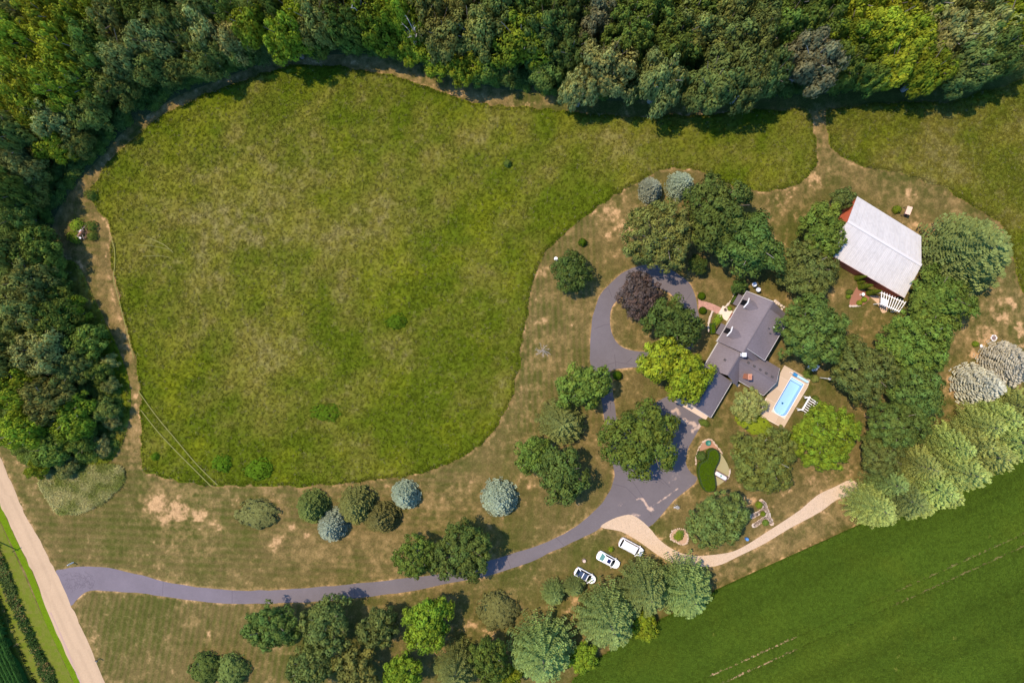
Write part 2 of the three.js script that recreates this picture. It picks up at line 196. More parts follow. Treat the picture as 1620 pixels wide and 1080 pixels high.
{ const R = rng(77); for (let k = 0; k < 75; k++) { const x = 104 + R() * 44, y = 904 + R() * 26, a = R() * 3.1, l = 2 + R() * 5; runTar(crack, `${x},${y} ${x + Math.cos(a) * l},${y + Math.sin(a) * l} ${x + Math.cos(a + .6) * l * 1.5},${y + Math.sin(a + .6) * l * 1.5}`, .34, .6); } }
runTar(sand, '128,918 138,916', 11, .10);
const tarTex = paint(TW, TH, (i, j) => { const q = j * TW + i, x = DB.x + i / TW * DB.w, z = DB.z + j / TH * DB.d, m = fbm(x * .25, z * .25, 4, 3), f = fbm(x * 1.6, z * 1.6, 7, 3), g = hash(i, j, 1), v = .78 + .2 * m + .1 * f + .13 * g, w = sstep(-25, -70, x); let c = [(.132 + .02 * w) * v, (.117 + .014 * w) * v, (.120 + .024 * w) * v]; c = mix3(c, [.055, .045, .055], crack[q] * .75); const sd = sstep(.4, 1.0, sand[q] * .95 + (f - .5) * 1.1); return mix3(c, [.46 * (.85 + .3 * g), .34 * (.85 + .3 * g), .26 * (.85 + .3 * g)], sd * .9); });
structure('driveway', refit(sheet(DRIVE, 0.016, [ISLAND]), DB), GM({ map: tarTex, roughness: .95 }));
const gravelTex = tileTex(1024, 32, (x, z, i, j) => { const f = hash(i, j, 1), g = hash(i >> 2, j >> 2, 4), d = hash(i >> 1, j >> 1, 9) > .93 ? .62 : 1; const v = (.84 + .2 * f + .12 * g) * d; return [.53 * v, .40 * v, .27 * v]; });
structure('gravel_track', sheet(GRAVEL, 0.02), GM({ map: gravelTex, roughness: 1, bumpMap: fineBump, bumpScale: .05 }));
const roadTex = tileTex(1024, 30, (x, z, i, j) => { const f = hash(i, j, 1), g = hash(i >> 3, j >> 3, 4), m = .5 + .5 * Math.sin(x * .4189 + 2) * Math.cos(z * .2094), d = hash(i >> 1, j >> 1, 6) > .985 ? .8 : 1; const v = (.9 + .1 * f + .06 * g + .06 * m) * d; const ac = x * .906 - z * .423, k = 1 - .07 * Math.max(0, Math.cos((ac + 71.5) * 3.3)) - .06 * vn(x * .5, z * .5, 9); return [.43 * v * k, .31 * v * k, .192 * v * k]; });
structure('country_road', sheet(ragged(smooth(ROAD, true, 6), .22, 67), 0.02), GM({ map: roadTex, roughness: .95 }));
{ const s = []; const pts = smooth(plan('80,968 90,990 104,1022 116,1052 130,1084'), false, 5); for (let i = 0; i + 1 < pts.length; i++) { const a = pts[i], b = pts[i + 1], w = .14 * (0.5 + vn(i * .6, 1, 3)); s.push(sheet([[a[0] - w, a[1]], [b[0] - w, b[1]], [b[0] + w, b[1]], [a[0] + w, a[1]]], 0.025)); } structure('wheel_rut', mergeGeometries(s), mat(.36, .24, .19, 1)); }
const brickTex = tileTex(512, 3, (x, z, i, j) => { const r = Math.floor(z / .1), c = Math.floor(x / .2 + (r % 2) * .5), jx = (x / .2 + (r % 2) * .5) % 1, jz = (z / .1) % 1, m = jx < .06 || jz < .1 ? .8 : 1, v = (.8 + .4 * hash(c % 15, r, 3)) * m; return [.40 * v, .225 * v, .17 * v]; });
structure('brick_walk', sheet(smooth(plan('1103,461 1104,474 1116,477 1126,480 1137,485 1148,492 1143,501 1134,496 1125,491 1116,488 1105,489 1104,500 1105,480'), true, 2), 0.02), GM({ map: brickTex, roughness: .95 }));
structure('woodland_floor', sheet(WOODS, 0.006), GM({ roughness: 1, map: tileTex(512, 24, (x, z, i, j) => { const v = .6 + .8 * hash(i >> 1, j >> 1, 3); return [.07 * v, .075 * v, .028 * v]; }) }));
// verge beyond the road
const strip = (t) => plan(t);
const vergeTex = tileTex(512, 20, (x, z, i, j) => { const v = .8 + .3 * hash(i, j, 3) + .15 * hash(i >> 3, j >> 3, 5); return [.105 * v, .17 * v, .006 * v]; });
structure('grass_verge', sheet(strip('-200,420 -128,540 -70,668 -12,796 -6,810 12,848 40,904 72,985 100,1044 118,1082 136,1122 146,1122 127,1080 83,985 51,904 23,848 6,810 0,796 -60,660 -116,540 -170,420'), 0.012), GM({ map: vergeTex, roughness: 1, bumpMap: fineBump, bumpScale: .05 }));
structure('grass_verge_outer', sheet(strip('-200,420 -128,540 -70,668 -12,796 0,826 36,904 66,972 100,1046 136,1122 -100,1122 -400,420'), 0.008), GM({ map: tileTex(512, 20, (x, z, i, j) => { const v = .8 + .35 * hash(i, j, 3) + .15 * hash(i >> 2, j >> 2, 5), t = hash(i >> 4, j >> 4, 7) * .4; return mix3([.10 * v, .13 * v, .012 * v], [.16 * v, .13 * v, .04 * v], t); }), roughness: 1 }));

// ------------------------------------------------------------------ meadow, crop, corn as real relief
function heights(poly, step, angle, hFn, box, stepZ = step) {
  let ca = Math.cos(angle), sa = Math.sin(angle), u0 = 1e9, u1 = -1e9, w0 = 1e9, w1 = -1e9;
  for (const [x, z] of poly) { const u = x * ca + z * sa, w = -x * sa + z * ca; u0 = Math.min(u0, u); u1 = Math.max(u1, u); w0 = Math.min(w0, w); w1 = Math.max(w1, w); }
  const nu = Math.ceil((u1 - u0) / step), nw = Math.ceil((w1 - w0) / stepZ), id = new Int32Array((nu + 1) * (nw + 1)).fill(-1), pos = [], uv = [], idx = [];
  for (let j = 0; j <= nw; j++) for (let i = 0; i <= nu; i++) { const u = u0 + i * step, w = w0 + j * stepZ, x = u * ca - w * sa, z = u * sa + w * ca; if (!inside(poly, x, z)) continue; id[j * (nu + 1) + i] = pos.length / 3; pos.push(x, hFn(x, z, u, w), z); uv.push((x - box.x) / box.w, (z - box.z) / box.d); }
  for (let j = 0; j < nw; j++) for (let i = 0; i < nu; i++) { const a = id[j * (nu + 1) + i], b = id[j * (nu + 1) + i + 1], c = id[(j + 1) * (nu + 1) + i], d = id[(j + 1) * (nu + 1) + i + 1]; if (a < 0 || b < 0 || c < 0 || d < 0) continue; idx.push(a, c, b, b, c, d); }
  const g = new THREE.BufferGeometry(); g.setAttribute('position', new THREE.Float32BufferAttribute(pos, 3)); g.setAttribute('uv', new THREE.Float32BufferAttribute(uv, 2)); g.setIndex(idx); g.computeVertexNormals(); return g;
}
const LUSH = [[180, 560, 70, 1], [270, 600, 60, .8], [250, 470, 50, .5], [330, 200, 90, .25], [160, 300, 40, .5], [320, 740, 90, .8], [430, 745, 60, .8], [780, 335, 55, 1], [700, 720, 60, .5], [480, 660, 60, .5], [510, 480, 40, .5], [1180, 230, 120, .6], [900, 290, 90, .45], [1400, 200, 90, .1], [640, 580, 80, .2], [300, 660, 60, .5], [850, 360, 50, .5], [1560, 250, 60, .1]];
const PALE = [[400, 340, 90, .8], [330, 370, 70, .6], [450, 290, 80, .5], [470, 450, 60, .6], [560, 380, 70, .5], [660, 360, 60, .4], [440, 550, 60, .8], [640, 570, 60, .4], [600, 200, 80, .35], [740, 300, 40, .3], [1500, 280, 80, .5], [1450, 240, 60, .4], [980, 230, 60, .4], [700, 640, 50, .3], [250, 330, 50, .45], [300, 450, 30, .5]];
const blobs = (list, x, z) => { let s = 0; const px = x / S + 810, py = z / S + 540; for (const [a, b, r, k] of list) { const d = ((px - a) ** 2 + (py - b) ** 2) / (r * r); if (d < 4) s += k * Math.exp(-d * 1.3); } return s; };
const MGREEN = [.077, .106, .006], MOLIVE = [.152, .140, .024], MTAN = [.212, .186, .068], MYELL = [.152, .168, .008];
function meadowColour(x, z) {
  const a = fbm(x * .06, z * .06, 3, 3), b = fbm(x * .25 + z * .06, z * .25, 13, 3), d = fbm(x * .9, z * .9, 23, 2), lu = blobs(LUSH, x, z), pa = blobs(PALE, x, z);
  let c = mix3(MGREEN, MOLIVE, clamp(.42 + (a - .5) * 1.3 + (b - .5) * 1.3 - lu * .55 + pa * .5));
  c = mix3(c, MTAN, clamp((b - .5) * 1.0 + pa * .5 + (a - .5) * .4 - .24 - lu * .4 + (d - .5) * 1.5) * .85);
  c = mix3(c, MYELL, clamp((fbm(x * .18, z * .18, 43, 3) - .52) * 2.2 + lu * .18 + (d - .5) * .6) * .7);
  return c;
}
const mrelief = (poly) => (x, z) => { const e = sstep(0, 1.0, rimDist(poly, x, z)); return .05 + e * (.08 + .26 * fbm(x * .55, z * .55, 71, 3) + .14 * vn(x * 2.3, z * 2.3, 72)); };
function meadow(name, poly, box, w, h, step) {
  const tex = paint(w, h, (i, j) => { const x = box.x + (i + .5) / w * box.w, z = box.z + (j + .5) / h * box.d; const c = meadowColour(x, z), v = .80 + .32 * vn(x * 2.6 + 3, z * 3.1, 5) + .32 * (hash(i, j, 6) - .5); return [c[0] * v, c[1] * v, c[2] * v]; });
  return structure(name, heights(poly, step, 0, mrelief(poly), box), GM({ map: tex, roughness: 1 }));
}
const bounds = (poly) => { const b = [1e9, 1e9, -1e9, -1e9]; for (const [x, z] of poly) { b[0] = Math.min(b[0], x); b[1] = Math.min(b[1], z); b[2] = Math.max(b[2], x); b[3] = Math.max(b[3], z); } return { x: b[0] - .2, z: b[1] - .2, w: b[2] - b[0] + .4, d: b[3] - b[1] + .4 }; };
meadow('meadow', MEADOW, bounds(MEADOW), 2048, 1190, .25);
meadow('meadow_beyond_path', MEADOW_EAST, bounds(MEADOW_EAST), 640, 640, .25);
meadow('rough_grass', ROUGH, bounds(ROUGH), 256, 512, .25);

function tuftGeo(seed, n, r, h, wide) { // a tussock of bent blades
  const R = rng(seed), v = [];
  for (let k = 0; k < n; k++) { const a = R() * 6.283, l = r * (.5 + .6 * R()), c = Math.cos(a), s = Math.sin(a), w = wide * (.6 + .8 * R()), hh = h * (.55 + .6 * R()), o = r * .25 * R();
    const p0 = [c * o - s * w, 0, s * o + c * w], p1 = [c * o + s * w, 0, s * o - c * w], m0 = [c * (o + l * .5) - s * w * .7, hh, s * (o + l * .5) + c * w * .7], m1 = [c * (o + l * .5) + s * w * .7, hh, s * (o + l * .5) - c * w * .7], t = [c * (o + l), hh * .75, s * (o + l)];
    v.push(...p0, ...p1, ...m0, ...p1, ...m1, ...m0, ...m0, ...m1, ...t); }
  const g = new THREE.BufferGeometry(); g.setAttribute('position', new THREE.Float32BufferAttribute(v, 3)); g.computeVertexNormals(); return g;
}
const bladeMat = new THREE.MeshPhysicalMaterial({ color: 0xffffff, roughness: 1, side: THREE.DoubleSide, transmission: .3, thickness: 0, specularIntensity: .05 });
function scatter(name, label, poly, count, geo, m, seed, place) {
  const R = rng(seed), b = bounds(poly), im = new THREE.InstancedMesh(geo, m, count), M = new THREE.Matrix4(), q = new THREE.Quaternion(), e = new THREE.Euler(), col = new THREE.Color(); let n = 0, tries = 0;
  while (n < count && tries++ < count * 8) { const x = b.x + R() * b.w, z = b.z + R() * b.d; if (!inside(poly, x, z)) continue; const t = place(x, z, R); if (!t) continue; e.set((R() - .5) * .3, R() * 6.283, (R() - .5) * .3); M.compose(v3(x, t.y || 0, z), q.setFromEuler(e), v3(t.s, t.h || t.s, t.s)); im.setMatrixAt(n, M); im.setColorAt(n, col.setRGB(...t.c)); n++; }
  im.count = n; return stuff(im, name, label);
}
const tussock = tuftGeo(5, 8, .30, .22, .035);
const meadowTuft = (poly) => (x, z, R) => { const c = meadowColour(x, z), v = .74 + .5 * R() * R() + .22 * R(), h = .05 + .30 * fbm(x * .55, z * .55, 71, 3); if (rimDist(poly, x, z) < .3) return null; const pale = R() < .05 ? 1 : 0; return { y: h, s: .6 + .7 * R(), c: pale ? [.21 * v, .19 * v, .085 * v] : [c[0] * v * 1.05, c[1] * v * 1.05, c[2] * v] }; };
scatter('meadow_grass', 'uneven wild grass tussocks over the big meadow', MEADOW, 130000, tussock, bladeMat, 31, meadowTuft(MEADOW));
scatter('meadow_grass_beyond_path', 'uneven wild grass tussocks over the meadow right of the mown path', MEADOW_EAST, 32000, tussock, bladeMat, 32, meadowTuft(MEADOW_EAST));
scatter('rough_edge_grass', 'rough grass between the left woods and the mown trail', ROUGH, 3000, tussock, bladeMat, 33, meadowTuft(ROUGH));
structure('prairie_ground', sheet(PRAIRIE, .014), mat(.10, .115, .035, 1));
scatter('prairie_grass', 'tall pale prairie grass on the island beside the road', PRAIRIE, 3200, tuftGeo(6, 14, .8, .9, .06), bladeMat, 34, (x, z, R) => { const v = .6 + .8 * R(), t = clamp(fbm(x * .6, z * .6, 9, 2) * 2.6 - .9); return { s: .7 + .6 * R(), h: .5 + .4 * R(), c: mix3([.19 * v, .22 * v, .045 * v], [.46 * v, .42 * v, .17 * v], t) }; });
{ // pale wheel tracks across the meadow: flattened grass
  const gs = []; for (const [t, w] of [['221,618 250,658 280,694 312,732 346,766', .085], ['225,648 252,682 282,714 310,742 336,768', .085], ['176,372 183,392 184,420 182,440 192,480 204,528 214,566', .07], ['220,388 245,390 274,396', .045], ['228,406 252,405 272,408', .045], ['240,378 262,388 276,400', .08]]) { const pts = smooth(plan(t), false, 10); for (let i = 0; i + 1 < pts.length; i++) { const a = pts[i], b = pts[i + 1], L = Math.hypot(b[0] - a[0], b[1] - a[1]), nx = -(b[1] - a[1]) / L * w, nz = (b[0] - a[0]) / L * w, k = .55; gs.push(poly3([[v3(a[0] - nx, k, a[1] - nz), v3(a[0] + nx, k, a[1] + nz), v3(b[0] + nx, k, b[1] + nz), v3(b[0] - nx, k, b[1] - nz)]])); } }
  structure('wheel_tracks', mergeGeometries(gs), mat(.175, .175, .045, 1));
}
// soybean field
const ROWA = Math.atan2(-195, 430), FBOX = bounds(FIELD);
const rowPhase = (x, z) => (-x * Math.sin(ROWA) + z * Math.cos(ROWA));
const trackLine = (x, z) => { const w = rowPhase(x, z), p0 = P(1215, 1024), p1 = P(1212, 1045); const a = Math.abs(w - rowPhase(p0[0], p0[2])), b = Math.abs(w - rowPhase(p1[0], p1[2])); return Math.min(a, b); };
const gapAt = (x, z) => sstep(.47, .62, vn(x * .10, 2, 5) * .55 + vn(x * .35, z * .05, 6) * .45);
function fieldColour(x, z) { const a = fbm(x * .04, z * .04, 5, 3), b = fbm(x * .3, z * .3, 15, 2), y = clamp((a - .45) * 1.6 + (b - .5) * .5); let c = mix3([.062, .108, .010], [.090, .128, .011], y); const rw = rowPhase(x, z), k = .84 + .34 * (.6 * vn(rw * .32, x * .012, 31) + .4 * vn(rw * .9, x * .02, 32)) + .1 * (vn(x * .12, z * .12, 33) - .5); c = [c[0] * k, c[1] * k, c[2] * k]; const sp = hash(Math.floor(x * 3), Math.floor(z * 3), 9) > .9994 ? 1 : 0; return sp ? [.16, .19, .03] : c; }
const fieldTex = paint(2048, 1280, (i, j) => { const x = FBOX.x + (i + .5) / 2048 * FBOX.w, z = FBOX.z + (j + .5) / 1280 * FBOX.d, c = fieldColour(x, z), w = rowPhase(x, z), r = .5 + .5 * Math.cos(w * 6.283 / .76), v = .74 + .16 * r + .42 * (hash(i, j, 2) - .5) + .3 * (vn(x * 3, z * 3, 3) - .5) + .30 * (vn(w * .5, x * .02, 8) - .5); const tr = trackLine(x, z); let o = [c[0] * v, c[1] * v, c[2] * v]; if (tr < .24) { const g = gapAt(x, z); o = mix3(mix3(o, [.03, .05, .01], .4), [.34, .25, .15], g * (.35 + .65 * sstep(8, -2, x - 52))); } return o; });
structure('soybean_field', heights(FIELD, .5, ROWA, (x, z, u, w) => { const e = sstep(0, .5, rimDist(FIELD, x, z)), r = .5 + .5 * Math.cos(w * 6.283 / .76), tr = sstep(.08, .32, trackLine(x, z)); return .03 + e * (.5 + .12 * r + .16 * vn(x * 1.5, z * 1.5, 3)) * (.25 + .75 * tr); }, FBOX, .19), GM({ map: fieldTex, roughness: 1 }));
const soy = (() => { const R = rng(8), v = []; for (let k = 0; k < 10; k++) { const a = R() * 6.283, l = .1 + .16 * R(), y = .05 + .18 * R(), c = Math.cos(a), s = Math.sin(a), r = .1 * (.6 + .7 * R()), cx = c * l, cz = s * l, t = (R() - .5) * .12; v.push(cx - c * r, y - t, cz - s * r, cx - s * r * .7, y, cz + c * r * .7, cx + c * r, y + t - .04, cz + s * r, cx - c * r, y - t, cz - s * r, cx + c * r, y + t - .04, cz + s * r, cx + s * r * .7, y, cz - c * r * .7); } const g = new THREE.BufferGeometry(); g.setAttribute('position', new THREE.Float32BufferAttribute(v, 3)); g.computeVertexNormals(); return g; })();
scatter('soybean_leaves', 'dense green soybean leaves in rows', FIELD, 110000, soy, bladeMat, 41, (x, z, R) => { if (rimDist(FIELD, x, z) < .25 || (trackLine(x, z) < .3 && R() < .93)) return null; const c = fieldColour(x, z), v = .75 + .6 * R(); return { y: .52 + .1 * R(), s: .8 + .7 * R(), c: [c[0] * v, c[1] * v, c[2] * v] }; });
// corn beyond the road, knee to head high, in rows along the road
const CORNA = Math.atan2(270, 126), CBOX = bounds(CORN);
structure('corn_field', heights(CORN, .4, CORNA, (x, z, u, w) => .15 + sstep(0, .25, rimDist(CORN, x, z)) * (1.25 + .35 * Math.cos(w * 6.283 / .76) + .25 * vn(x * 2, z * 2, 4)), CBOX, .19), GM({ map: paint(256, 256, (i, j) => { const v = .7 + .6 * hash(i, j, 2); return [.022 * v, .062 * v, .012 * v]; }), roughness: 1 }));
scatter('corn_leaves', 'arching corn leaves in rows beyond the road', CORN, 2600, tuftGeo(9, 8, .42, .5, .05), bladeMat, 43, (x, z, R) => { const w = -x * Math.sin(CORNA) + z * Math.cos(CORNA); if (Math.cos(w * 6.283 / .76) < .2) return null; const v = .6 + .7 * R(); return { y: 1.3, s: .7 + .5 * R(), c: [.028 * v, .085 * v, .018 * v] }; });
const WEEDS = plan('-200,500 -130,610 -60,740 -20,830 10,890 24,930 36,962 50,996 66,1030 84,1062 106,1110 82,1110 66,1062 50,1022 34,990 22,962 8,930 -10,890 -40,820 -230,500');
scatter('roadside_weeds', 'tall rank weeds in the ditch beside the road', WEEDS, 5200, tuftGeo(12, 10, .55, .7, .06), bladeMat, 44, (x, z, R) => { const v = .6 + .8 * R(), k = R(), e = fbm(x * .3, z * .3, 3, 2); return { s: .6 + .7 * R(), c: k < .12 ? [.28 * v, .19 * v, .07 * v] : k < .55 + (e - .5) ? [.13 * v, .18 * v, .045 * v] : [.05 * v, .10 * v, .022 * v] }; });
const FENCEROW = plan('-70,790 0,946 12,974 22,1008 36,1040 54,1080 70,1116 74,1116 58,1080 40,1040 27,1008 16,974 4,946 -66,790');
scatter('field_edge_weeds', 'dark line of weeds along the corn', FENCEROW, 700, tuftGeo(13, 9, .35, .6, .05), bladeMat, 45, (x, z, R) => { const v = .6 + .8 * R(); return R() < .06 ? { s: 1, c: [.3 * v, .25 * v, .12 * v] } : { s: .6 + .5 * R(), c: [.022 * v, .045 * v, .014 * v] }; });

// ------------------------------------------------------------------ trees and shrubs
function leafPush(v, col, c, n, size, asp, R, tone) { // one folded leaf spray: centre c, facing n
  const t = v3(R() - .5, R() - .5, R() - .5).cross(n).normalize(), b = n.clone().cross(t), l = size * (.7 + .6 * R()), w = l * asp, f = l * .22;
  const A = c.clone().addScaledVector(t, -l), B = c.clone().addScaledVector(b, w).addScaledVector(n, -f), C = c.clone().addScaledVector(t, l), D = c.clone().addScaledVector(b, -w).addScaledVector(n, -f);
  for (const q of [A, B, C, A, C, D]) { v.push(q.x, q.y, q.z); col.push(tone[0], tone[1], tone[2]); }
}
function leafDir(v, col, c, n, dir, l, w, tone) { // needle spray along dir
  const b = n.clone().cross(dir).normalize(); const A = c.clone().addScaledVector(dir, -l * .4), C = c.clone().addScaledVector(dir, l * .6), B = c.clone().addScaledVector(b, w).addScaledVector(n, -w * .3), D = c.clone().addScaledVector(b, -w).addScaledVector(n, -w * .3);
  for (const q of [A, B, C, A, C, D]) { v.push(q.x, q.y, q.z); col.push(tone[0], tone[1], tone[2]); }
}
function leafMesh(v, col) { const g = new THREE.BufferGeometry(); g.setAttribute('position', new THREE.Float32BufferAttribute(v, 3)); g.setAttribute('color', new THREE.Float32BufferAttribute(col, 3)); g.computeVertexNormals(); return g; }
// crowns have radius 1 and height 1 (y from 0 to 1); trees scale them
function broadCrown(seed, o) { // domes of leafy tufts with an uneven outline
  const R = rng(seed), v = [], col = [], clumps = [], off = R() * 50, N = o.clumps;
  for (let k = 0; k < N; k++) {
    const y = 1 - (k + .5) / N * 1.42, a = k * 2.39996 + R() * .5, s = Math.sqrt(Math.max(0, 1 - y * y)), d = v3(Math.cos(a) * s, y, Math.sin(a) * s);
    const lob = 1 - o.lobe * sstep(.2, .75, vn(d.x * 2.7 + off, d.z * 2.7 + d.y * 1.5 + off, seed)) - .17 * R(), e = (1 - o.cr * .75) * lob;
    clumps.push({ p: v3(d.x * e, .42 + d.y * e * (d.y > 0 ? .50 : .42), d.z * e), d, r: o.cr * (.7 + .6 * R()), tone: .80 + .42 * R(), warm: (R() - .5) * .2 });
    if (k % 3 === 0) clumps.push({ p: v3(d.x * e * .68, .42 + d.y * e * .30, d.z * e * .68), d, r: o.cr * 1.2, tone: .8 + .3 * R(), warm: 0, thin: .6 });
  }
  for (const c of clumps) { const n = Math.round(o.leaves * (c.r / o.cr) ** 2 * (c.thin || 1));
    for (let k = 0; k < n; k++) { const q = v3(R() - .5, R() - .5, R() - .5).normalize().addScaledVector(c.d, .5).add(v3(0, .3, 0)).normalize(), rr = c.r * (.5 + .55 * R());
      const at = v3(c.p.x + q.x * rr, c.p.y + q.y * rr * .62, c.p.z + q.z * rr), nn = q.clone().addScaledVector(v3(R() - .5, R() - .5, R() - .5), o.ruffle).normalize(), tn = c.tone * (.8 + .4 * R());
      leafPush(v, col, at, nn, o.size, o.asp, R, [tn * (1 + c.warm), tn, tn * (1 - c.warm * .5)]); } }
  return leafMesh(v, col);
}
function coneCrown(seed, o) { // spruces and pines: whorls of boughs
  const R = rng(seed), v = [], col = [];
  for (let w = 0; w < o.whorls; w++) { const t = w / (o.whorls - 1), rad = Math.max(.05, (1 - t) ** o.pow) * (.9 + .15 * R()), n = Math.max(4, Math.round(o.boughs * rad)), y0 = .05 + t * .9;
    for (let k = 0; k < n; k++) { const a = (k + R() * 1.1 + w * .37) / n * 6.283, L = rad * (1.04 - (o.wild || .26) * R()), ca = Math.cos(a), sa = Math.sin(a), tone = .78 + .45 * R();
      const steps = Math.max(3, Math.round(o.sprays * L)); for (let s = 0; s < steps; s++) { const f = (s + .6 + .3 * R()) / steps; if (f < .25 && L > .3) continue; const rr = L * f, y = y0 + o.lift * rr - o.droop * rr * rr;
        for (let m = -1; m <= 1; m++) { const da = a + m * (.55 + .2 * R()), dir = v3(Math.cos(da), .12 + o.tip * f + (R() - .5) * .2, Math.sin(da)).normalize(), nn = v3((R() - .5) * o.ruffle + ca * .25, 1, (R() - .5) * o.ruffle + sa * .25).normalize(); nn.addScaledVector(dir, -nn.dot(dir)).normalize(); const tn = tone * (.8 + .4 * R());
          leafDir(v, col, v3(ca * rr + m * -sa * .05 * L + (R() - .5) * .02, y + (R() - .5) * .015, sa * rr + m * ca * .05 * L + (R() - .5) * .02), nn, dir, o.size * (.7 + .5 * R()), o.size * o.asp, [tn, tn, tn]); } } } }
  return leafMesh(v, col);
}
function moundCrown(seed, o) { // shrubs and clipped plants: leaves over a rounded shell
  const R = rng(seed), v = [], col = [], n = o.n;
  for (let k = 0; k < n; k++) { const y = Math.sqrt(R()) * 1.02 - .02 + (R() < .25 ? -R() * .25 : 0), a = R() * 6.283, s = Math.sqrt(Math.max(0, 1 - y * y)), d = v3(Math.cos(a) * s, Math.max(-.1, y), Math.sin(a) * s), b = 1 - o.lumps * (.5 - .55 * vn(d.x * 3.2 + 9, d.z * 3.2 + d.y * 2, seed) - .45 * vn(d.x * 8 + 9, d.z * 8 + d.y * 4, seed + 5)), tn = .75 + .5 * R();
    leafPush(v, col, v3(d.x * b * .96, Math.max(.02, d.y * b * .96), d.z * b * .96), d.clone().addScaledVector(v3(R() - .5, R() - .5, R() - .5), o.ruffle).normalize(), o.size, .55, R, [tn, tn, tn]); }
  return leafMesh(v, col);
}
const BROAD = [0, 1, 2, 3, 4, 5].map((k) => broadCrown(100 + k, { clumps: 120, cr: .165, lobe: .42, leaves: 62, size: .037, asp: .62, ruffle: .65 }));
const BROADM = [0, 1, 2, 3].map((k) => broadCrown(140 + k, { clumps: 85, cr: .19, lobe: .36, leaves: 52, size: .048, asp: .62, ruffle: .65 }));
const OPEN = [0, 1].map((k) => broadCrown(160 + k, { clumps: 150, cr: .13, lobe: .25, leaves: 42, size: .038, asp: .45, ruffle: 1.0 }));
const WOOD = [0, 1, 2, 3, 4].map((k) => broadCrown(130 + k, { clumps: 100, cr: .19, lobe: .5, leaves: 62, size: .042, asp: .62, ruffle: .7 }));
const FINE = [0, 1, 2].map((k) => broadCrown(180 + k, { clumps: 190, cr: .125, lobe: .30, leaves: 40, size: .035, asp: .6, ruffle: .6 }));
const SPRUCE = [0, 1].map((k) => coneCrown(200 + k, { whorls: 13, boughs: 32, sprays: 11, wild: .2, pow: .6, lift: .12, droop: .22, tip: .15, ruffle: .6, size: .10, asp: .42 }));
const PINE = [0, 1, 2].map((k) => coneCrown(220 + k, { whorls: 11, boughs: 34, sprays: 17, pow: .55, lift: .2, droop: .2, tip: .3, ruffle: .9, size: .062, asp: .5, wild: .34 }));
const MOUND = [0, 1].map((k) => moundCrown(240 + k, { n: 2600, lumps: .5, ruffle: 1.0, size: .07 }));
const CLIPPED = [0, 1].map((k) => moundCrown(250 + k, { n: 2000, lumps: .08, ruffle: .5, size: .06 }));
const LOOSE = [0, 1].map((k) => moundCrown(260 + k, { n: 420, lumps: .7, ruffle: 1.2, size: .13 }));
const TRUNKS = [0, 1, 2].map((k) => { const R = rng(300 + k), g = [tube(v3(0, 0, 0), v3(0, .45, 0), .045, .032, 8)]; return mergeGeometries(g); });
const LIMBS = [0, 1, 2].map((k) => { const R = rng(310 + k), g = []; for (let i = 0; i < 7; i++) { const a = (i + R() * .6) / 7 * 6.283, h = .33 + .16 * R(), b = v3(Math.cos(a) * .26, h + .14 + .08 * R(), Math.sin(a) * .26), c = v3(Math.cos(a + .3) * .55, b.y + .10 + .12 * R(), Math.sin(a + .3) * .55); g.push(tube(v3(0, h - .06, 0), b, .022, .013, 5), tube(b, c, .013, .005, 5)); } g.push(tube(v3(0, .44, 0), v3(.04, .86, .03), .03, .006, 6)); return mergeGeometries(g); });
const POLE = (() => tube(v3(0, 0, 0), v3(0, .96, 0), .035, .005, 7))();
const barkMat = mat(.17, .13, .10, .95), greyBark = mat(.26, .23, .2, .95);
const LEAF = { green: [.135, .195, .030], dark: [.112, .165, .033], deep: [.095, .15, .030], bright: [.178, .255, .020], lime: [.225, .29, .020], yellow: [.28, .32, .022], olive: [.192, .208, .048], pale: [.31, .325, .095], sage: [.20, .225, .062], bluegreen: [.165, .205, .042], brown: [.185, .18, .085], plum: [.112, .082, .066], blue: [.30, .345, .235], steel: [.48, .45, .335], pine: [.225, .295, .085], lightpine: [.355, .42, .112], conifer: [.145, .188, .045], juniper: [.165, .165, .05], weed: [.088, .165, .008], hedge: [.062, .115, .003] };
const leafMats = new Map();
function leafMat(kind, k) { const id = kind + k; if (!leafMats.has(id)) { const c = LEAF[kind], f = [1, .86, 1.14][k % 3], w = [1, 1.06, .95][k % 3]; leafMats.set(id, new THREE.MeshPhysicalMaterial({ color: new THREE.Color().setRGB(c[0] * f * w, c[1] * f, c[2] * f), vertexColors: true, roughness: 1, side: THREE.DoubleSide, transmission: .28, thickness: 0, specularIntensity: .08 })); } return leafMats.get(id); }
const SHAPES = { broad: BROAD, mid: BROADM, open: OPEN, fine: FINE, spruce: SPRUCE, pine: PINE };
let treeNo = 0;
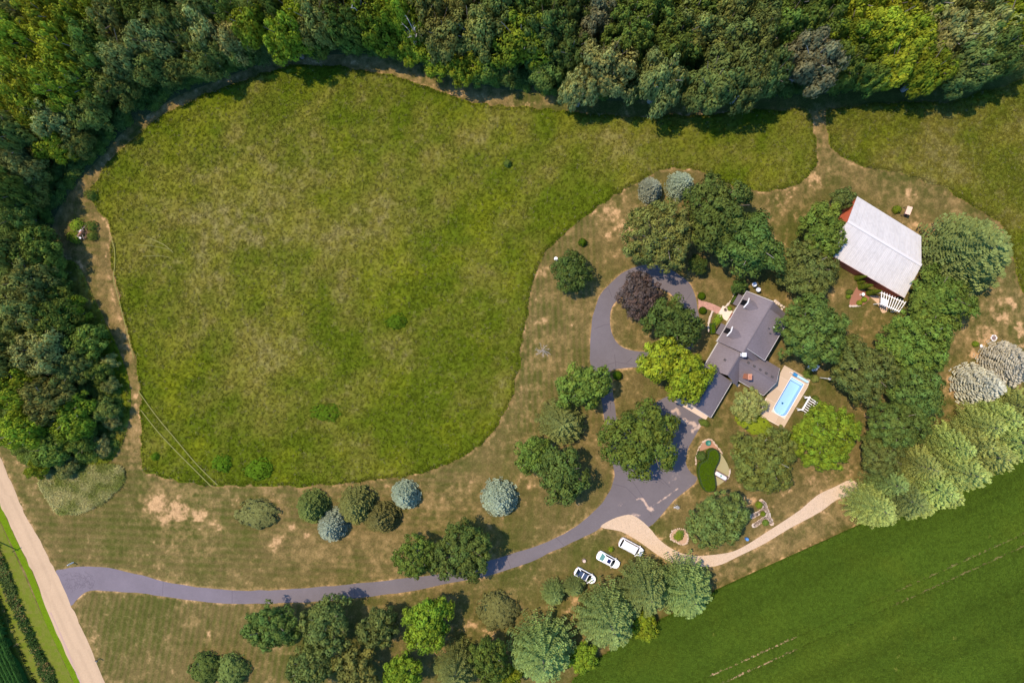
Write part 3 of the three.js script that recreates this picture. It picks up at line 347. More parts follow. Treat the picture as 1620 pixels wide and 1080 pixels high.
// x, y: middle of the crown on the plan; r: its radius there; h: height of the tree in metres
function tree(name, label, x, y, r, colour, shape, h, group, stretch = 1) {
  const woodland = name === 'woodland_tree';
  const k = treeNo++, R = rng(900 + k), conifer = shape === 'spruce' || shape === 'pine';
  const cb = conifer ? h * .06 : woodland ? h * .07 : Math.min(h * .2, 2.6), mid = conifer ? h * .38 : cb + (h - cb) * .55, p = P(x, y, mid), rad = r * S * (ALT - mid) / ALT;
  const t = thing(name, label, conifer ? 'conifer' : 'tree', [p[0], 0, p[2]], R() * 6.283, group);
  const set = woodland && shape !== 'pine' && k % 4 ? WOOD : SHAPES[shape], crown = part('crown', set[k % set.length], leafMat(colour, k), t); crown.position.y = cb; if (!conifer) crown.rotation.set((R() - .5) * .2, 0, (R() - .5) * .2); const el = .92 + .2 * R(), up = woodland ? 1.2 : conifer ? 1.04 : 1.12; crown.scale.set(rad * up * el, (h - cb) * 1.02, rad * up / el);
  if (conifer) { const tr = part('trunk', POLE, barkMat, t); tr.scale.set(h * .55, h, h * .55); }
  else { const tr = part('trunk', TRUNKS[k % 3], k % 2 ? barkMat : greyBark, t); tr.scale.set(h * .7, h, h * .7); const lb = part('limb', LIMBS[k % 3], k % 2 ? barkMat : greyBark, t); lb.scale.set(rad * 1.1, h, rad * 1.1); }
  return t;
}
function shrub(name, label, x, y, r, colour, shape, h, group, stretch = 1, turn = 0, category = 'shrub') {
  const k = treeNo++, p = P(x, y, h * .6), rad = r * S * (ALT - h * .6) / ALT, t = thing(name, label, category, [p[0], 0, p[2]], turn, group);
  const set = { mound: MOUND, clipped: CLIPPED, loose: LOOSE }[shape], c = part('foliage', set[k % 2], leafMat(colour, k), t); c.scale.set(rad * stretch, h, rad);
  if (shape !== 'loose') { const core = part('branches', coreGeo, coreMat, t); core.scale.set(rad * .86 * stretch, h * .86, rad * .86); } else { const st = part('stem', tube(v3(0, 0, 0), v3(0, h * .6, 0), .04, .015, 5), barkMat, t); }
  return t;
}
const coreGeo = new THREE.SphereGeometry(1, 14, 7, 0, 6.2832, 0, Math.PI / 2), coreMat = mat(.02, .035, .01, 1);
// garden trees
for (const a of [
  ['shade_tree', 'big olive-brown open-crowned tree hanging over the upper bend of the turning circle', 1048, 377, 60, 'olive', 'open', 14],
  ['shade_tree', 'large dark green tree touching the grey-blue spruces, upper middle of the house grove', 1140, 333, 61, 'dark', 'broad', 14],
  ['shade_tree', 'large dark green tree just above the upper corner of the house roof', 1186, 388, 61, 'deep', 'broad', 13.5],
  ['shade_tree', 'smaller olive green tree pressing against the left gable of the barn', 1303, 362, 43, 'green', 'mid', 9],
  ['shade_tree', 'large mid green tree between the house and the lower left side of the barn', 1281, 429, 48, 'conifer', 'fine', 8.5],
  ['shade_tree', 'large dark green tree covering the rear edge of the house roof above the pool', 1286, 524, 59, 'dark', 'fine', 13.5],
  ['plum_tree', 'purple-brown leaved tree at the inner side of the turning circle', 1013, 464, 36, 'plum', 'mid', 8],
  ['shade_tree', 'dense dark green tree filling the middle of the turning circle island', 1066, 510, 46, 'deep', 'mid', 11],
  ['maple_tree', 'yellow-leaved tree at the left of the garage, its greener twin touching it', 1054, 572, 40, 'yellow', 'mid', 12.5],
  ['maple_tree', 'bright green tree overhanging the garage roof, touching the yellow-leaved one', 1086, 600, 43, 'lime', 'mid', 12],
  ['shade_tree', 'dark green round tree alone on the lawn left of the turning circle', 905, 430, 33, 'deep', 'mid', 8],
  ['shade_tree', 'green tree beside the link drive with a clipped ball bush on its right', 923, 609, 43, 'green', 'mid', 10],
  ['lawn_pine', 'grey-green needled tree below the green tree of the link drive', 887, 669, 40, 'sage', 'pine', 9],
  ['shade_tree', 'large green tree standing over the parking apron', 1021, 699, 64, 'green', 'broad', 14],
  ['shade_tree', 'smaller green tree of the joined pair on the middle lawn, left one', 841, 722, 31, 'green', 'mid', 8],
  ['shade_tree', 'larger dense green tree of the joined pair on the middle lawn, right one', 892, 752, 46, 'dark', 'mid', 11],
  ['linden_tree', 'dense rounded blue-green tree right of the kidney-shaped hedge', 1206, 727, 57, 'bluegreen', 'fine', 12],
  ['shade_tree', 'even fine-textured green tree in the bend of the gravel track', 1141, 822, 47, 'conifer', 'fine', 12],
  ['maple_tree', 'bright mid green tree directly below the pool pergola', 1310, 690, 54, 'bright', 'fine', 12],
  ['shade_tree', 'broad dark green tree right of the pool lawn', 1368, 585, 54, 'conifer', 'fine', 13],
  ['shade_tree', 'green tree left of the grey-blue spruce pair, largest of its cluster', 1452, 545, 58, 'green', 'fine', 13],
  ['shade_tree', 'green tree against the lower right corner of the barn', 1490, 474, 58, 'green', 'broad', 12.5],
  ['big_pine', 'huge pale blue-green pine covering the right end of the barn', 1528, 400, 76, 'pine', 'pine', 16],
  ['shade_tree', 'dark dull green tree below the right cluster, left of the pale bare soil', 1452, 618, 50, 'dark', 'fine', 12],
  ['shade_tree', 'dark olive green tree inland of the pale pine row', 1420, 672, 48, 'dark', 'fine', 11],
  ['shade_tree', 'dull greyish olive tree beside the right end of the gravel track', 1396, 722, 38, 'conifer', 'fine', 9],
  ['blue_spruce', 'rounder grey-blue spruce of the right-hand pair by the bare soil', 1553, 610, 38, 'steel', 'spruce', 9],
  ['blue_spruce', 'grey-blue spruce of the right-hand pair cut by the right edge of the photo', 1596, 580, 40, 'steel', 'spruce', 9],
  ['blue_spruce', 'silvery blue spruce touching the top of the olive-brown tree', 1031, 299, 21, 'blue', 'spruce', 6],
  ['blue_spruce', 'silvery blue spruce next to the large dark tree, upper edge of the garden', 1079, 291, 23, 'blue', 'spruce', 7],
  ['spruce_tree', 'plain green spruce at the left of the lawn spruce group', 492, 803, 28, 'conifer', 'spruce', 6],
  ['spruce_tree', 'grey-green spruce at the top of the lawn spruce group', 563, 801, 32, 'sage', 'spruce', 7],
  ['blue_spruce', 'round pale blue spruce on the right of the lawn spruce group', 640, 785, 24, 'blue', 'spruce', 6],
  ['blue_spruce', 'blue spruce at the lower edge of the lawn spruce group', 524, 833, 26, 'blue', 'spruce', 6],
  ['spruce_tree', 'olive green spruce below the pale blue one on the lawn', 602, 820, 29, 'juniper', 'spruce', 6],
  ['blue_spruce', 'blue spruce standing alone between the spruce group and the joined pair of trees', 790, 790, 30, 'blue', 'spruce', 7],
  ['drive_tree', 'bright round dense tree overhanging the drive, smaller of the two there', 655, 882, 35, 'green', 'fine', 9],
  ['drive_tree', 'large dense dark tree overhanging the drive, bigger of the two there', 733, 872, 52, 'dark', 'fine', 11],
  ['row_tree', 'dense round dark tree at the left end of the row below the drive', 428, 994, 42, 'dark', 'fine', 10],
  ['row_tree', 'grey-green loose tree, second in the row below the drive', 518, 990, 48, 'conifer', 'broad', 11],
  ['row_tree', 'narrow grey-green tree, third in the row below the drive', 596, 995, 33, 'conifer', 'mid', 10],
  ['row_tree', 'bright yellowish green tree, fourth in the row below the drive', 672, 985, 46, 'bright', 'broad', 11],
  ['row_tree', 'grey-green tree cut by the bottom edge below the second row tree', 488, 1058, 38, 'conifer', 'mid', 10],
  ['row_tree', 'olive green tree cut by the bottom edge below the third row tree', 562, 1066, 42, 'olive', 'mid', 10],
  ['row_tree', 'small bright green tree cut by the bottom edge in the row gap', 636, 1066, 32, 'bright', 'mid', 9],
  ['windbreak_pine', 'dusky grey-green pine at the bottom edge, left of the big windbreak pines', 722, 1056, 40, 'sage', 'pine', 11],
  ['shade_tree', 'green broadleaf tree at the bottom edge among the windbreak pines', 775, 1048, 34, 'green', 'mid', 11],
  ['windbreak_pine', 'large blue-green pine at the bottom edge beside the soybean corner', 858, 1030, 56, 'pine', 'pine', 15],
  ['windbreak_pine', 'large blue-green pine in the middle of the windbreak by the soybean field', 962, 975, 56, 'pine', 'pine', 15],
  ['windbreak_pine', 'pale green pine below the white sedan, inner one at the track', 1020, 930, 48, 'pine', 'pine', 13],
  ['windbreak_pine', 'pale green pine at the end of the windbreak touching the gravel track', 1084, 932, 50, 'pine', 'pine', 14],
  ['small_pine', 'small green pine left of the white car with dark roof glass', 876, 938, 22, 'pine', 'pine', 6],
  ['small_pine', 'small green pine overlapping the white car with dark roof glass', 908, 927, 19, 'pine', 'pine', 5.5],
  ['understory_tree', 'low yellowish green tree behind the bottom windbreak pine', 922, 1040, 26, 'bright', 'mid', 5],
  ['understory_tree', 'low yellowish green tree behind the middle windbreak pine', 1020, 990, 24, 'lime', 'mid', 5],
  ['understory_tree', 'low yellowish tree at the bottom edge left of the bottom windbreak pine', 808, 1068, 22, 'lime', 'mid', 6],
  ['wispy_tree', 'thin grey-olive tree at the lower left corner of the pool deck', 1188, 638, 28, 'pale', 'open', 6],
  ['garden_tree', 'small dull green tree at the upper left corner of the barn', 1334, 314, 19, 'conifer', 'mid', 6],
  ['garden_tree', 'small dark tree between the olive-brown tree and the house corner', 1105, 420, 16, 'deep', 'mid', 5],
  ['garden_tree', 'small dark leafy tree in shade at the upper house corner', 1170, 452, 13, 'deep', 'mid', 4.5],
]) tree(...a);
{ // pale pine row along the field, from the track end to the right edge
  const spots = [[1378, 800, 40, 12], [1424, 786, 42, 13], [1466, 768, 44, 14], [1508, 742, 46, 15], [1548, 716, 46, 15], [1588, 694, 46, 15], [1620, 672, 44, 15], [1450, 735, 34, 12], [1500, 705, 36, 12], [1546, 672, 36, 12], [1600, 640, 34, 12], [1402, 762, 32, 11], [1488, 778, 30, 11], [1530, 700, 40, 13], [1572, 660, 36, 12], [1445, 795, 30, 10], [1610, 700, 36, 13]];
  const words = ['end pine of the pale pine row, next to the gravel track', 'second pine from the track end of the pale row by the field', 'third pine from the track end of the pale row by the field', 'middle pine of the field side of the pale pine row', 'fifth pine from the track end of the pale row by the field', 'sixth pine from the track end of the pale row, near the right edge', 'pine of the pale row cut by the right edge of the photo', 'inland pale pine nearest the dark olive tree', 'inland pale pine second from the dark olive tree', 'inland pale pine just below the grey-blue spruces', 'inland pale pine at the right edge below the cut spruce', 'pale pine squeezed between the gravel track end and the dull olive tree', 'small pale pine bulging into the field, middle of the pale row', 'pale pine in the very middle of the pale row', 'pale pine just below the rounder grey-blue spruce', 'small pale pine bulging into the field near the track end of the row', 'pale pine on the field side at the right edge of the photo'];
  spots.forEach(([x, y, r, h], i) => tree('row_pine', words[i], x, y, r, i % 5 === 1 ? 'pine' : 'lightpine', 'pine', h, 'pale green pines in the row along the soybean field'));
}
// shrubs
for (const a of [
  ['low_juniper', 'low wide dark shrub with brownish top, leftmost of the lawn evergreens', 405, 815, 25, 'juniper', 'mound', 2.2, undefined, 1.4],
  ['dome_shrub', 'low brown-green dome shrub below the drive, right of the bright row tree', 787, 970, 33, 'juniper', 'mound', 3.2],
  ['dome_shrub', 'dark dome shrub at the bottom edge, left of a touching twin', 322, 1062, 27, 'dark', 'mound', 3.4],
  ['dome_shrub', 'dark dome shrub at the bottom edge, right of a touching twin', 362, 1064, 27, 'conifer', 'mound', 3.4],
  ['clipped_ball', 'clipped ball bush on the upper side of the brick walk', 1111, 468, 6.8, 'hedge', 'clipped', 1.3],
  ['clipped_ball', 'clipped ball bush on the lower side of the brick walk', 1113, 491, 6.8, 'hedge', 'clipped', 1.3],
  ['clipped_ball', 'small clipped bush beside the porch slab', 1155, 488, 4, 'bright', 'clipped', .9],
  ['clipped_ball', 'clipped ball bush beside the link drive under the green tree', 978, 594, 8, 'hedge', 'clipped', 1.8],
  ['small_bush', 'small bright round bush alone on the lawn above the dark round tree', 922, 383, 7, 'weed', 'mound', 1.6],
  ['small_bush', 'small yellow-green bush between the two upper white vehicles', 967, 869, 4.5, 'lime', 'loose', 1.2],
  ['wild_bush', 'dark little bush in the upper right of the big meadow', 803, 258, 7, 'green', 'mound', 1.6],
  ['weed_clump', 'vivid green weed patch in the middle of the big meadow', 627, 508, 13, 'weed', 'loose', 1.4, undefined, 1.3],
  ['weed_clump', 'bluish green weed clump left of two in the lower left meadow', 350, 733, 15, 'weed', 'loose', 1.5],
  ['weed_clump', 'bright green weed clump right of two in the lower left meadow', 408, 742, 18, 'weed', 'loose', 1.6, undefined, 1.3],
  ['weed_clump', 'faint green weed clump halfway up the lower meadow', 515, 652, 16, 'weed', 'loose', 1.1, undefined, 1.5],
  ['weed_clump', 'small dark weed clump near the lower end of the left trail', 245, 722, 7, 'weed', 'loose', 1.2],
  ['trail_bush', 'small leafy bush at the meadow edge above the brush pile', 142, 308, 9, 'green', 'loose', 2],
  ['bench_bush', 'round green bush beside the garden swing above the barn', 1421, 331, 7, 'bright', 'mound', 1.4],
  ['mulch_bush', 'upper of two round green bushes on the red mulch bed', 1368.5, 474, 4.6, 'lime', 'mound', .9],
  ['mulch_bush', 'lower of two round green bushes on the red mulch bed', 1361, 479, 4.6, 'lime', 'mound', .9],
  ['mulch_bush', 'small bush at the left tip of the red mulch bed', 1345, 462, 5, 'green', 'mound', 1.1],
  ['mulch_bush', 'small bush at the left lower rim of the red mulch bed', 1343, 469, 3.5, 'bright', 'mound', .8],
  ['low_hedge', 'bright juniper mass below the lower end of the pool deck', 1195, 671, 17, 'lime', 'mound', 1.2, undefined, 1.9, -.4],
  ['low_hedge', 'second bright juniper mass, beside the dense blue-green tree', 1247, 696, 12, 'lime', 'mound', 1.2, undefined, 1.7, -.5],
  ['grey_bush', 'round brownish grey bush between the two juniper masses', 1238, 681, 6, 'brown', 'mound', 1.3],
  ['deck_bush', 'tiny round bush at the lower tip of the pool deck', 1236, 674, 3, 'olive', 'mound', .6],
  ['pool_bush', 'round green bush right of the pool pergola', 1291, 631, 6, 'green', 'mound', 1.1],
  ['pool_bush', 'round olive bush between the pool cover reel and the white garden post', 1291, 599, 7, 'olive', 'mound', 1.3],
  ['pool_bush', 'leafy green plant in shade beside the white corner bench', 1279, 592, 8, 'green', 'loose', 1.2],
  ['flower_bush', 'green flowering plants inside the stone ring, larger one', 1074, 848, 8, 'bright', 'loose', .7],
  ['flower_bush', 'green flowering plants inside the stone ring, smaller upper one', 1077, 843, 6, 'green', 'loose', .6],
  ['path_bush', 'uppermost bush beside the flagstone path', 1202, 799, 6, 'bright', 'mound', .9],
  ['path_bush', 'middle bush beside the flagstone path', 1208, 813, 4.6, 'bright', 'mound', .8],
  ['path_bush', 'lowest bush beside the flagstone path', 1212, 827, 5.5, 'green', 'mound', .8],
  ['dark_shrub', 'dark shaded shrub at the upper left of the kidney-shaped hedge', 1111, 722, 8.5, 'deep', 'mound', 1.8],
  ['corner_shrub', 'small dark shrub at the lower garage corner', 1115, 669, 6, 'green', 'mound', .9, undefined, 1.6, -.4],
  ['bed_shrub', 'leafy green bed plants right of the brick walk by the house', 1136, 505, 7, 'bright', 'loose', .7, undefined, 1.4, 1],
  ['pit_shrub', 'green leafy shrub beside the white bucket', 1545, 544, 5, 'bright', 'mound', 1],
  ['brush_weed', 'green weeds on the lower left of the brush pile', 116, 374, 11, 'bright', 'loose', 1.4],
  ['brush_weed', 'green weeds on the upper left of the brush pile', 120, 356, 11, 'bright', 'loose', 1.3],
  ['brush_weed', 'green weeds on the upper right of the brush pile', 143, 357, 9, 'green', 'loose', 1.5],
  ['brush_weed', 'green weeds on the right of the brush pile', 145, 373, 8, 'green', 'loose', 1.2],
]) shrub(...a);
// woods: every crown that can be told apart, nearest row to the trail and the rows behind it
const woodsWords = { green: 'mid green', dark: 'dark green', deep: 'very dark green', bright: 'bright green', lime: 'yellow-green', yellow: 'yellowish', olive: 'olive', pale: 'pale green', sage: 'grey-green', bluegreen: 'blue-green', brown: 'brownish', conifer: 'dull green', blue: 'silvery', steel: 'silvery', juniper: 'tawny', pine: 'blue-green needled' };
const ordinal = (n) => ['first', 'second', 'third', 'fourth', 'fifth', 'sixth', 'seventh', 'eighth', 'ninth', 'tenth', 'eleventh', 'twelfth', 'thirteenth', 'fourteenth', 'fifteenth', 'sixteenth', 'seventeenth', 'eighteenth', 'nineteenth', 'twentieth'][n] || (['twenty', 'thirty'][Math.floor((n + 1) / 10) - 2] + '-' + ['', 'first', 'second', 'third', 'fourth', 'fifth', 'sixth', 'seventh', 'eighth', 'ninth'][(n + 1) % 10]).replace('twenty-undefined', 'twentieth').replace(/thirty-$/, 'thirtieth');
function woods(place, along, group, list) {
  list.map((t) => [...t]).sort(along === 'left' ? (a, b) => a[0] - b[0] : (a, b) => a[1] - b[1]).forEach(([x, y, r, c, shape = 'broad', h = 17], i) => tree('woodland_tree', `${woodsWords[c]} tree, ${ordinal(i)} from ${along === 'left' ? 'left' : 'top'} in ${place}`, x, y, r, c, shape, h, group));
}
woods('the trail row of the upper woods', 'left', 'trees along the trail of the upper woods', [[452, 54, 36, 'lime'], [478, 53, 26, 'lime', 'mid', 11], [508, 53, 30, 'green', 'mid', 11], [545, 51, 30, 'green', 'mid', 10], [580, 45, 28, 'bright', 'mid', 10], [622, 61, 30, 'lime', 'mid', 10], [650, 78, 22, 'yellow', 'mid', 8], [690, 85, 34, 'lime', 'mid', 11], [735, 97, 34, 'lime', 'mid', 11], [768, 101, 32, 'green', 'mid', 10], [826, 55, 54, 'bright', 'broad', 16], [800, 109, 26, 'dark', 'mid', 8], [860, 107, 34, 'dark', 'mid', 9], [920, 142, 30, 'pale', 'mid', 14], [965, 102, 44, 'pale', 'fine', 19], [1046, 128, 46, 'sage', 'broad', 18], [1130, 130, 46, 'conifer', 'broad', 19], [1188, 126, 46, 'conifer', 'broad', 19], [1222, 118, 34, 'conifer', 'mid', 18], [1286, 93, 44, 'brown', 'broad', 20], [1338, 105, 36, 'green', 'mid', 17], [1424, 97, 40, 'yellow', 'mid', 17], [1474, 113, 36, 'lime', 'mid', 16], [1530, 97, 40, 'conifer', 'broad', 17], [1578, 79, 38, 'dark', 'broad', 18], [1385, 115, 26, 'green', 'mid', 13], [1618, 85, 30, 'conifer', 'mid', 16]]);
woods('the middle row of the upper woods', 'left', 'trees in the middle of the upper woods', [[498, 28, 38, 'olive'], [545, 30, 30, 'green', 'mid'], [588, 24, 34, 'bright', 'mid'], [636, 24, 32, 'lime', 'mid'], [660, 52, 28, 'bright', 'mid', 14], [702, 50, 44, 'olive'], [748, 50, 44, 'olive'], [870, 40, 40, 'dark'], [905, 80, 36, 'dark', 'mid', 14], [942, 20, 34, 'brown', 'mid', 17], [1000, 45, 48, 'green', 'fine'], [1070, 62, 42, 'green'], [1100, 40, 44, 'olive'], [1150, 60, 44, 'conifer'], [1205, 50, 44, 'conifer'], [1246, 42, 38, 'green'], [1300, 42, 38, 'green', 'mid'], [1350, 52, 44, 'bright'], [1398, 45, 48, 'yellow'], [1452, 62, 46, 'lime'], [1500, 52, 48, 'pale'], [1552, 48, 44, 'pale'], [1600, 30, 40, 'lime']]);
woods('the top edge row of the upper woods', 'left', 'trees along the top edge of the photo', [[420, 8, 34, 'green'], [462, 8, 36, 'lime'], [530, 0, 30, 'olive', 'mid'], [574, 2, 30, 'bright', 'mid'], [620, -4, 36, 'yellow', 'mid'], [680, 4, 40, 'olive'], [730, 2, 40, 'olive'], [780, 4, 40, 'conifer'], [842, -6, 40, 'green'], [900, -2, 36, 'dark'], [975, -6, 38, 'olive'], [1040, 0, 44, 'green'], [1095, -4, 40, 'green'], [1150, 0, 44, 'olive'], [1206, -4, 40, 'conifer'], [1262, -2, 40, 'dark'], [1310, -4, 34, 'green'], [1362, 0, 40, 'yellow'], [1420, -2, 44, 'yellow'], [1476, 0, 44, 'pale'], [1532, -4, 40, 'olive'], [1585, -6, 36, 'lime'], [1630, 40, 30, 'yellow']]);
woods('the trail row of the upper left woods', 'left', 'trees along the trail of the upper left woods', [[16, 251, 40, 'sage', 'broad', 14], [80, 225, 30, 'lime', 'mid', 11], [48, 294, 30, 'bluegreen', 'mid', 10], [76, 177, 36, 'pale', 'broad', 14], [118, 221, 26, 'bluegreen', 'mid', 9], [134, 179, 34, 'bluegreen', 'mid', 12], [138, 134, 36, 'green', 'mid', 13], [178, 131, 36, 'bluegreen', 'mid', 12], [193, 85, 40, 'sage', 'broad', 15], [234, 97, 36, 'bluegreen', 'mid', 13], [278, 89, 34, 'bluegreen', 'mid', 11], [323, 81, 36, 'bluegreen', 'broad', 13], [358, 51, 38, 'pale', 'broad', 15], [370, 77, 26, 'bluegreen', 'mid', 10], [413, 77, 20, 'pine', 'pine', 8], [308, 39, 40, 'pale', 'broad', 16]]);
woods('the deep rows of the upper left woods', 'left', 'trees deep in the upper left woods', [[10, 210, 36, 'bluegreen'], [30, 160, 40, 'yellow'], [40, 110, 44, 'yellow'], [95, 130, 42, 'lime'], [30, 60, 44, 'lime'], [90, 75, 42, 'yellow'], [20, 10, 42, 'olive'], [75, 25, 40, 'yellow'], [130, 20, 40, 'lime'], [140, 75, 38, 'green'], [175, 40, 38, 'olive'], [215, 20, 38, 'green'], [240, 62, 38, 'sage'], [262, 12, 36, 'dark'], [310, 8, 36, 'olive'], [355, 14, 36, 'green'], [395, 34, 36, 'lime'], [5, 300, 30, 'green'], [280, 52, 34, 'bluegreen']]);
woods('the left edge woods', 'top', 'trees of the woods at the left edge', [[22, 340, 32, 'dark', 'mid', 11], [50, 395, 36, 'green', 'mid', 11], [12, 400, 36, 'dark', 'broad', 13], [80, 420, 28, 'green', 'mid', 7], [40, 440, 38, 'olive', 'broad', 13], [84, 462, 25, 'green', 'mid', 7], [24, 492, 40, 'olive', 'broad', 14], [75, 505, 36, 'green', 'broad', 12], [112, 495, 25, 'bright', 'mid', 7], [134, 538, 30, 'green', 'mid', 8], [60, 555, 40, 'pale', 'broad', 13], [14, 560, 38, 'bluegreen', 'broad', 13], [102, 585, 32, 'conifer', 'broad', 9], [147, 585, 24, 'green', 'mid', 6], [170, 575, 14, 'pale', 'mid', 4], [175, 610, 14, 'sage', 'mid', 4], [22, 615, 40, 'lime', 'broad', 13], [68, 632, 40, 'olive', 'broad', 13], [110, 655, 39, 'bright', 'broad', 10], [35, 680, 40, 'lime', 'broad', 12], [80, 706, 34, 'green', 'mid', 8], [127, 702, 27, 'green', 'mid', 7], [164, 650, 22, 'bluegreen', 'mid', 6], [178, 668, 13, 'pale', 'mid', 4], [157, 705, 18, 'pale', 'mid', 4], [104, 738, 18, 'sage', 'mid', 4], [60, 742, 18, 'lime', 'mid', 5]]);
{ // undergrowth between the trunks, thicker along the edge
  const put = (name, label, m, count, near, seed) => { const R = rng(seed), im = new THREE.InstancedMesh(LOOSE[0], m, count), M = new THREE.Matrix4(), q = new THREE.Quaternion(); let n = 0; for (let k = 0; k < count * 8 && n < count; k++) { const x = -116 + R() * 232, z = -84 + R() * 116; if (!inside(WOODS, x, z)) continue; const d = rimDist(WOODS, x, z); if (near ? d < .5 || d > 6 : d < 1.2) continue; const s = (near ? .55 : .7) + (near ? .7 : 1.1) * R(); q.setFromAxisAngle(v3(0, 1, 0), R() * 6); M.compose(v3(x, 0, z), q, v3(s, s * (.7 + .9 * R()), s)); im.setMatrixAt(n++, M); } im.count = n; stuff(im, name, label); };
  put('undergrowth', 'dark leafy undergrowth between the woodland trees', leafMat('dark', 0), 4500, false, 71);
  put('edge_undergrowth', 'green leafy undergrowth along the edge of the woods', leafMat('green', 0), 2600, true, 72);
}

// ------------------------------------------------------------------ house
const roofTex = tileTex(512, 12, (x, z, i, j) => { const c = Math.floor(j / 6), v = .82 + .16 * hash(Math.floor(i / 9 + (c % 2) * .5), c, 3) + .14 * hash(i, j, 2) + (j % 6 === 0 ? -.1 : 0) + .08 * Math.sin(x * 1.047) * Math.cos(z * .5236); return [.158 * v, .135 * v, .142 * v]; });
const gutterMat = mat(.55, .53, .50, .6);
const shingle = new THREE.MeshStandardMaterial({ map: roofTex, roughness: .95 }), ridgeMat = mat(.11, .094, .10, .95), fascia = mat(.78, .77, .74, .6), wallMat = mat(.62, .58, .50, .8), darkGlass = new THREE.MeshPhysicalMaterial({ color: 0x14161a, roughness: .08, metalness: 0 }), ventMat = mat(.05, .045, .045, .7), brick = mat(.42, .16, .08, .9), whiteMat = mat(.8, .8, .79, .45);
{
  const O = V(1181.7, 460.8, 3).setY(0), A = v3(-.508, 0, .861), B = v3(.861, 0, .508);
  const L = (a, b, h) => O.clone().addScaledVector(A, a).addScaledVector(B, b).setY(h);
  const house = thing('house', 'rambling house with grey shingle roofs, two small front dormers and brick chimney', 'house', [O.x, 0, O.z]);
  const local = (g) => g.translate(-O.x, 0, -O.z);
  const add = (name, g, m, parent = house) => part(name, local(g), m, parent);
  const box = (a0, a1, b0, b1, h) => [[L(a0, b0, 0), L(a1, b0, 0), L(a1, b0, h), L(a0, b0, h)], [L(a1, b0, 0), L(a1, b1, 0), L(a1, b1, h), L(a1, b0, h)], [L(a1, b1, 0), L(a0, b1, 0), L(a0, b1, h), L(a1, b1, h)], [L(a0, b1, 0), L(a0, b0, 0), L(a0, b0, h), L(a0, b1, h)]];
  add('wall', poly3([...box(.3, 10.8, .45, 8.5, 2.95), [L(.3, .45, 2.95), L(.3, 4.3, 6.3), L(.3, 8.5, 2.95)], [L(10.8, .45, 2.95), L(10.8, 4.3, 6.3), L(10.8, 8.5, 2.95)], [L(9.7, 4.6, 6.1), L(9.7, 8.5, 4.7), L(9.7, 8.5, 2.9)], [L(1.8, 4.6, 6.1), L(1.8, 8.5, 4.7), L(1.8, 8.5, 2.9)], [L(1.8, 8.55, 2.9), L(9.7, 8.55, 2.9), L(9.7, 8.55, 4.7), L(1.8, 8.55, 4.7)]]), wallMat);
  add('wall', poly3([...box(10.81, 16.2, .8, 7.0, 2.7), ...box(9.9, 15.0, 5.4, 12.6, 2.6), [L(9.9, 12.6, 2.6), L(12.4, 12.6, 4.8), L(15, 12.6, 2.6)]]), wallMat);
  add('wall', poly3([...box(16.7, 23.9, -1.2, 6.0, 2.65), [L(23.9, -1.2, 2.65), L(23.9, 2.4, 4.7), L(23.9, 6, 2.65)], [L(16.7, -1.2, 2.65), L(16.7, 2.4, 4.7), L(16.7, 6, 2.65)]]), wallMat);
  // roofs
  add('roof', slab3([L(0, 0, 3), L(11.06, 0, 3), L(11.06, 4.3, 6.6), L(0, 4.3, 6.6)], .14), shingle);
  add('roof', slab3([L(0, 4.3, 6.6), L(1.5, 4.3, 6.6), L(1.5, 8.8, 3), L(0, 8.8, 3)], .14), shingle);
  add('roof', slab3([L(1.5, 4.302, 6.6), L(9.9, 4.302, 6.6), L(9.9, 9.0, 4.75), L(1.5, 9.0, 4.75)], .14), shingle);
  add('roof', slab3([L(9.9, 4.3, 6.6), L(11.06, 4.3, 6.6), L(11.06, 8.8, 3), L(9.9, 8.8, 3)], .14), shingle);
  add('roof', slab3([L(11.08, .35, 2.75), L(16.6, .35, 2.75), L(16.0, 4.2, 5.65), L(11.08, 4.2, 5.65)], .13), shingle);
  add('roof', slab3([L(11.08, 4.2, 5.65), L(16.0, 4.2, 5.65), L(16.5, 7.4, 2.75), L(11.08, 7.4, 2.75)], .13), shingle);
  add('roof', slab3([L(15.4, 5.2, 2.68), L(15.4, 12.95, 2.68), L(12.4, 12.95, 5.05), L(12.4, 5.0, 5.05)], .13), shingle);
  add('roof', slab3([L(12.4, 5.0, 5.05), L(12.4, 12.95, 5.05), L(9.4, 12.95, 2.68), L(9.4, 5.0, 2.68)], .13), shingle);
  add('roof', slab3([L(16.3, -1.6, 2.7), L(24.2, -1.6, 2.7), L(24.2, 2.4, 4.95), L(16.3, 2.4, 4.95)], .13), shingle);
  add('roof', slab3([L(16.3, 2.4, 4.95), L(24.2, 2.4, 4.95), L(24.2, 6.35, 2.7), L(16.3, 6.35, 2.7)], .13), shingle);
  for (const [p, q] of [[L(-.02, 4.3, 6.62), L(11.08, 4.3, 6.62)], [L(11.1, 4.2, 5.67), L(16, 4.2, 5.67)], [L(12.4, 5, 5.07), L(12.4, 12.97, 5.07)], [L(16.3, 2.4, 4.97), L(24.22, 2.4, 4.97)]]) add('ridge_cap', bar(p, q, .26, .06), ridgeMat);
